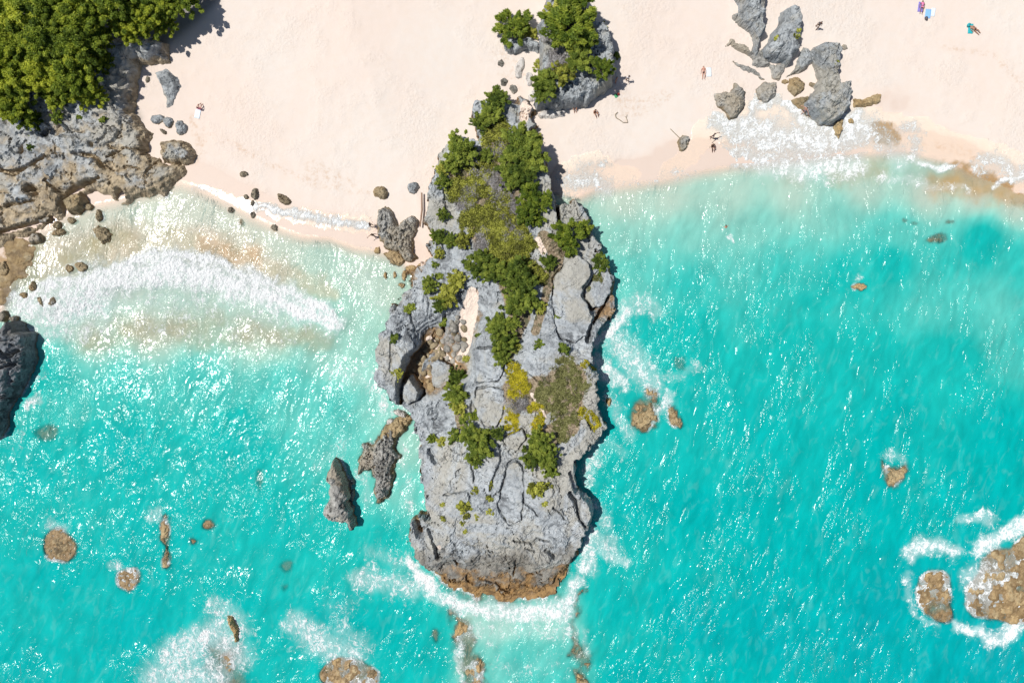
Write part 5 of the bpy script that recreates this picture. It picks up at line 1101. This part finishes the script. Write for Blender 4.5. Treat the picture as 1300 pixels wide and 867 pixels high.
def body_meshes(kind):
    if kind in _body: return _body[kind]
    J = pose(kind); V, E, R, I = [], [], [], {}
    def add(n_, r, par=None, co=None):
        I[n_] = len(V); V.append(co or J[n_]); R.append(r)
        if par: E.append((I[par], I[n_]))
    add('pelvis', (.135, .10)); add('spine', (.125, .09), 'pelvis'); add('chest', (.145, .105), 'spine'); add('neck', .055, 'chest'); add('head', (.078, .092), 'neck'); add('crown', (.066, .076), 'head'); add('nose', .016, 'head')
    for s in 'lr':
        add('hip' + s, .088, 'pelvis'); add('knee' + s, .058, 'hip' + s); add('ank' + s, .038, 'knee' + s); add('toe' + s, .034, 'ank' + s)
        add('sho' + s, .058, 'chest'); add('elb' + s, .042, 'sho' + s); add('wri' + s, .029, 'elb' + s)
        hd = Vector(J['hd' + s]).normalized(); wv = Vector(J['wri' + s]); side = hd.cross(Vector((0, 0, 1)))
        side = (side if side.length > .2 else hd.cross(Vector((0, 1, 0)))).normalized(); nn = side.cross(hd).normalized()
        add('palm' + s, (.036, .018), 'wri' + s, tuple(wv + hd * .065))
        for q, ln in ((-.032, .068), (-.011, .080), (.011, .074), (.032, .056)):
            f1 = wv + hd * .105 + side * q; add('f%s%.3f' % (s, q), .0095, 'palm' + s, tuple(f1)); add('g%s%.3f' % (s, q), .008, 'f%s%.3f' % (s, q), tuple(f1 + hd * ln * .8 - nn * .02))
        th = wv + hd * .035 - side * .045; add('th' + s, .011, 'wri' + s, tuple(th)); add('ti' + s, .009, 'th' + s, tuple(th + hd * .05 - side * .012))
    bm_ = skin_mesh('body', V, E, R)
    shorts = skin_mesh('swimwear', [J['pelvis'], J['hipl'], J['hipr'], tuple(Vector(J['hipl']).lerp(Vector(J['kneel']), .38)), tuple(Vector(J['hipr']).lerp(Vector(J['kneer']), .38)), tuple(Vector(J['pelvis']).lerp(Vector(J['spine']), .4))], [(0, 1), (0, 2), (1, 3), (2, 4), (0, 5)], [(.15, .115), .103, .103, .098, .098, (.142, .108)])
    top = skin_mesh('shirt', [J['spine'], J['chest'], J['shol'], J['shor'], tuple(Vector(J['shol']).lerp(Vector(J['elbl']), .5)), tuple(Vector(J['shor']).lerp(Vector(J['elbr']), .5)), tuple(Vector(J['pelvis']).lerp(Vector(J['spine']), .3))], [(0, 1), (1, 2), (1, 3), (2, 4), (3, 5), (0, 6)], [(.142, .108), (.162, .122), .075, .075, .064, .064, (.15, .112)])
    hc = Vector(J['crown']); hh = Vector(J['head']); back = (hh - Vector(J['nose'])).normalized()
    hair = skin_mesh('hair', [tuple(hc + back * .012), tuple(hh.lerp(hc, .45) + back * .045), tuple(hh + back * .06 + (hh - hc) * .35)], [(0, 1), (1, 2)], [.088, .098, .07])
    _body[kind] = (bm_, shorts, top, hair)
    return _body[kind]
def person(kind, px, py, rot, label, skin=SKIN, bottom='black', shirt=None, dz=0.0, scale=1.0, group='people at the beach', zabs=None):
    x, y, z = at(px, py)
    if zabs is not None: z = zabs; x, y = P(px, py, z)
    root = empty('person', (x, y, z + dz), label, 'person', group, rot); root.scale = (scale,) * 3
    ms = body_meshes(kind)
    def part(nm, m_, mt):
        c = m_.copy(); c.materials.clear(); c.materials.append(mt); obj(nm, c, mt, root)
    part('body', ms[0], skin); part('swimwear', ms[1], CL[bottom]); part('hair', ms[3], HAIR)
    if shirt: part('shirt', ms[2], CL[shirt])
    return root
def towel(px, py, wp, hp, rot, colr, label, stripe=None):
    x, y, z = at(px, py); n = 8
    U, V_ = np.meshgrid(np.linspace(-.5, .5, n), np.linspace(-.5, .5, n), indexing='ij')
    Xl, Yl = U * wp / 10, V_ * hp / 10; cr2, sr2 = math.cos(rot), math.sin(rot)
    Xg, Yg = x + Xl * cr2 - Yl * sr2, y + Xl * sr2 + Yl * cr2
    Zg = gnd(Xg, Yg) + .035 + .02 * fbm(Xg * 2.2, Yg * 2.2, 2, int(px))
    top_ = np.stack([Xg - x, Yg - y, Zg - z], -1).reshape(-1, 3); bot = top_ - np.array([0, 0, .025])
    F = grid_faces(n, n); F2 = F[:, ::-1] + n * n
    rim = [i * n for i in range(n)][::-1] + [i for i in range(1, n)] + [(n - 1) * n + n - 1 - 0] * 0
    border = [(0, j) for j in range(n)] + [(i, n - 1) for i in range(1, n)] + [(n - 1, j) for j in range(n - 2, -1, -1)] + [(i, 0) for i in range(n - 2, 0, -1)]
    bi = [i * n + j for i, j in border]; Fr = np.array([(bi[q], bi[(q + 1) % len(bi)], bi[(q + 1) % len(bi)] + n * n, bi[q] + n * n) for q in range(len(bi))])
    o = obj('beach_towel', mesh_np('beach_towel', np.concatenate([top_, bot]), np.concatenate([F, F2, Fr])), CL[colr], None, (x, y, z))
    return tag(o, label, 'towel', 'towels on the sand')
def bag(px, py, r, colr, label, name='beach_bag'):
    x, y, z = at(px, py); me = lump(int(px * 7 + py), 2, .8, .15); me.name = name; me.materials.clear(); me.materials.append(CL[colr])
    for p in me.polygons: p.use_smooth = True
    root = empty(name, (x, y, z), label, 'bag', 'bags on the sand', random.uniform(0, 6))
    o = obj('pouch', me, None, root); o.scale = (r / 10, r / 12, r / 10); o.location = (0, 0, r / 14)
    hv, hf_ = tubes([((math.cos(a) * r / 14, 0, r / 9 + math.sin(a) * r / 14), (math.cos(a + .5) * r / 14, 0, r / 9 + math.sin(a + .5) * r / 14), .015, .015) for a in (0, .5, 1, 1.5, 2, 2.5)])
    obj('strap', mesh_np('strap', hv, hf_), CL['grey'], root)
    return root

towel(900, 92, 6, 11, .05, 'paleblue', 'white towel spread beside the lone sunbather on the right beach')
person('lie', 893, 92, .0, 'person sunbathing on the sand beside a white towel', SKINP, 'black')
towel(1169, 9.5, 7, 12, -.12, 'purple', 'purple-blue towel spread at the top right')
person('lie', 1170, 9, -.15, 'person in pink lying on the purple towel', SKIN2, 'pink', 'pink', dz=.04)
towel(1178, 18, 7, 11, -.1, 'sky', 'light blue towel spread at the top right')
towel(1184.5, 16, 5, 10, -.1, 'paleblue', 'pale towel beside the light blue towel')
bag(1175, 24.5, 2.6, 'grey', 'dark bag at the foot of the light blue towel')
towel(1232, 37, 6, 12, -.05, 'teal', 'teal towel spread at the top right')
person('lie', 1236, 38, .9, 'person lying beside the teal towel', SKIN, 'black', dz=.02)
bag(1228.5, 33, 2.8, 'teal', 'dark teal bag beside the teal towel')
towel(251, 145, 7, 11, -.25, 'paleblue', 'white towel on the left beach')
person('sit', 254, 139, 2.8, 'person in pink sitting at the white towel, left beach', SKINP, 'pink', 'pink', dz=.02)
person('walk', 796, 103, 0.3, 'person in a white shirt walking right of the outcrop', SKIN2, 'grey', 'white')
person('sit', 755, 143, .5, 'person sitting on sand just below the outcrop shade', SKIN, 'olive')
person('sit', 729, 136, .2, 'person in red sitting in the shade of the outcrop', SKIN, 'red', 'red')
person('stand', 781, 105, 1.2, 'person standing close to the right corner of the outcrop', SKIN, 'black')
towel(782, 122, 4, 5, .5, 'green', 'small green cloth on sand by the outcrop corner')
bag(785, 120, 2.0, 'red', 'small red bag on the green cloth by the outcrop')
person('reach', 1018, 143, -.9, 'person in blue shorts wading in foam at the hourglass rock', SKINP, 'blue')
person('swim', 923, 292, .3, 'person swimming alone in the right bay', SKIN, 'black', zabs=.02)
person('walk', 472, 287, 1.4, 'dark figure walking at the waterline, upper of two', SKIN2, 'black', 'grey')
person('reach', 475, 300, .3, 'dark figure at the waterline, lower of two', SKIN2, 'olive', 'olive')
person('walk', 1036, 36, -.6, 'person in a grey top walking right of the tapering rock', SKIN2, 'olive', 'grey')
person('reach', 903, 175, .6, 'dark figure with arms out on the damp sand', SKIN2, 'grey', 'grey')
person('sit', 904, 186, .2, 'dark figure crouching at the swash edge', SKIN2, 'olive', 'olive')
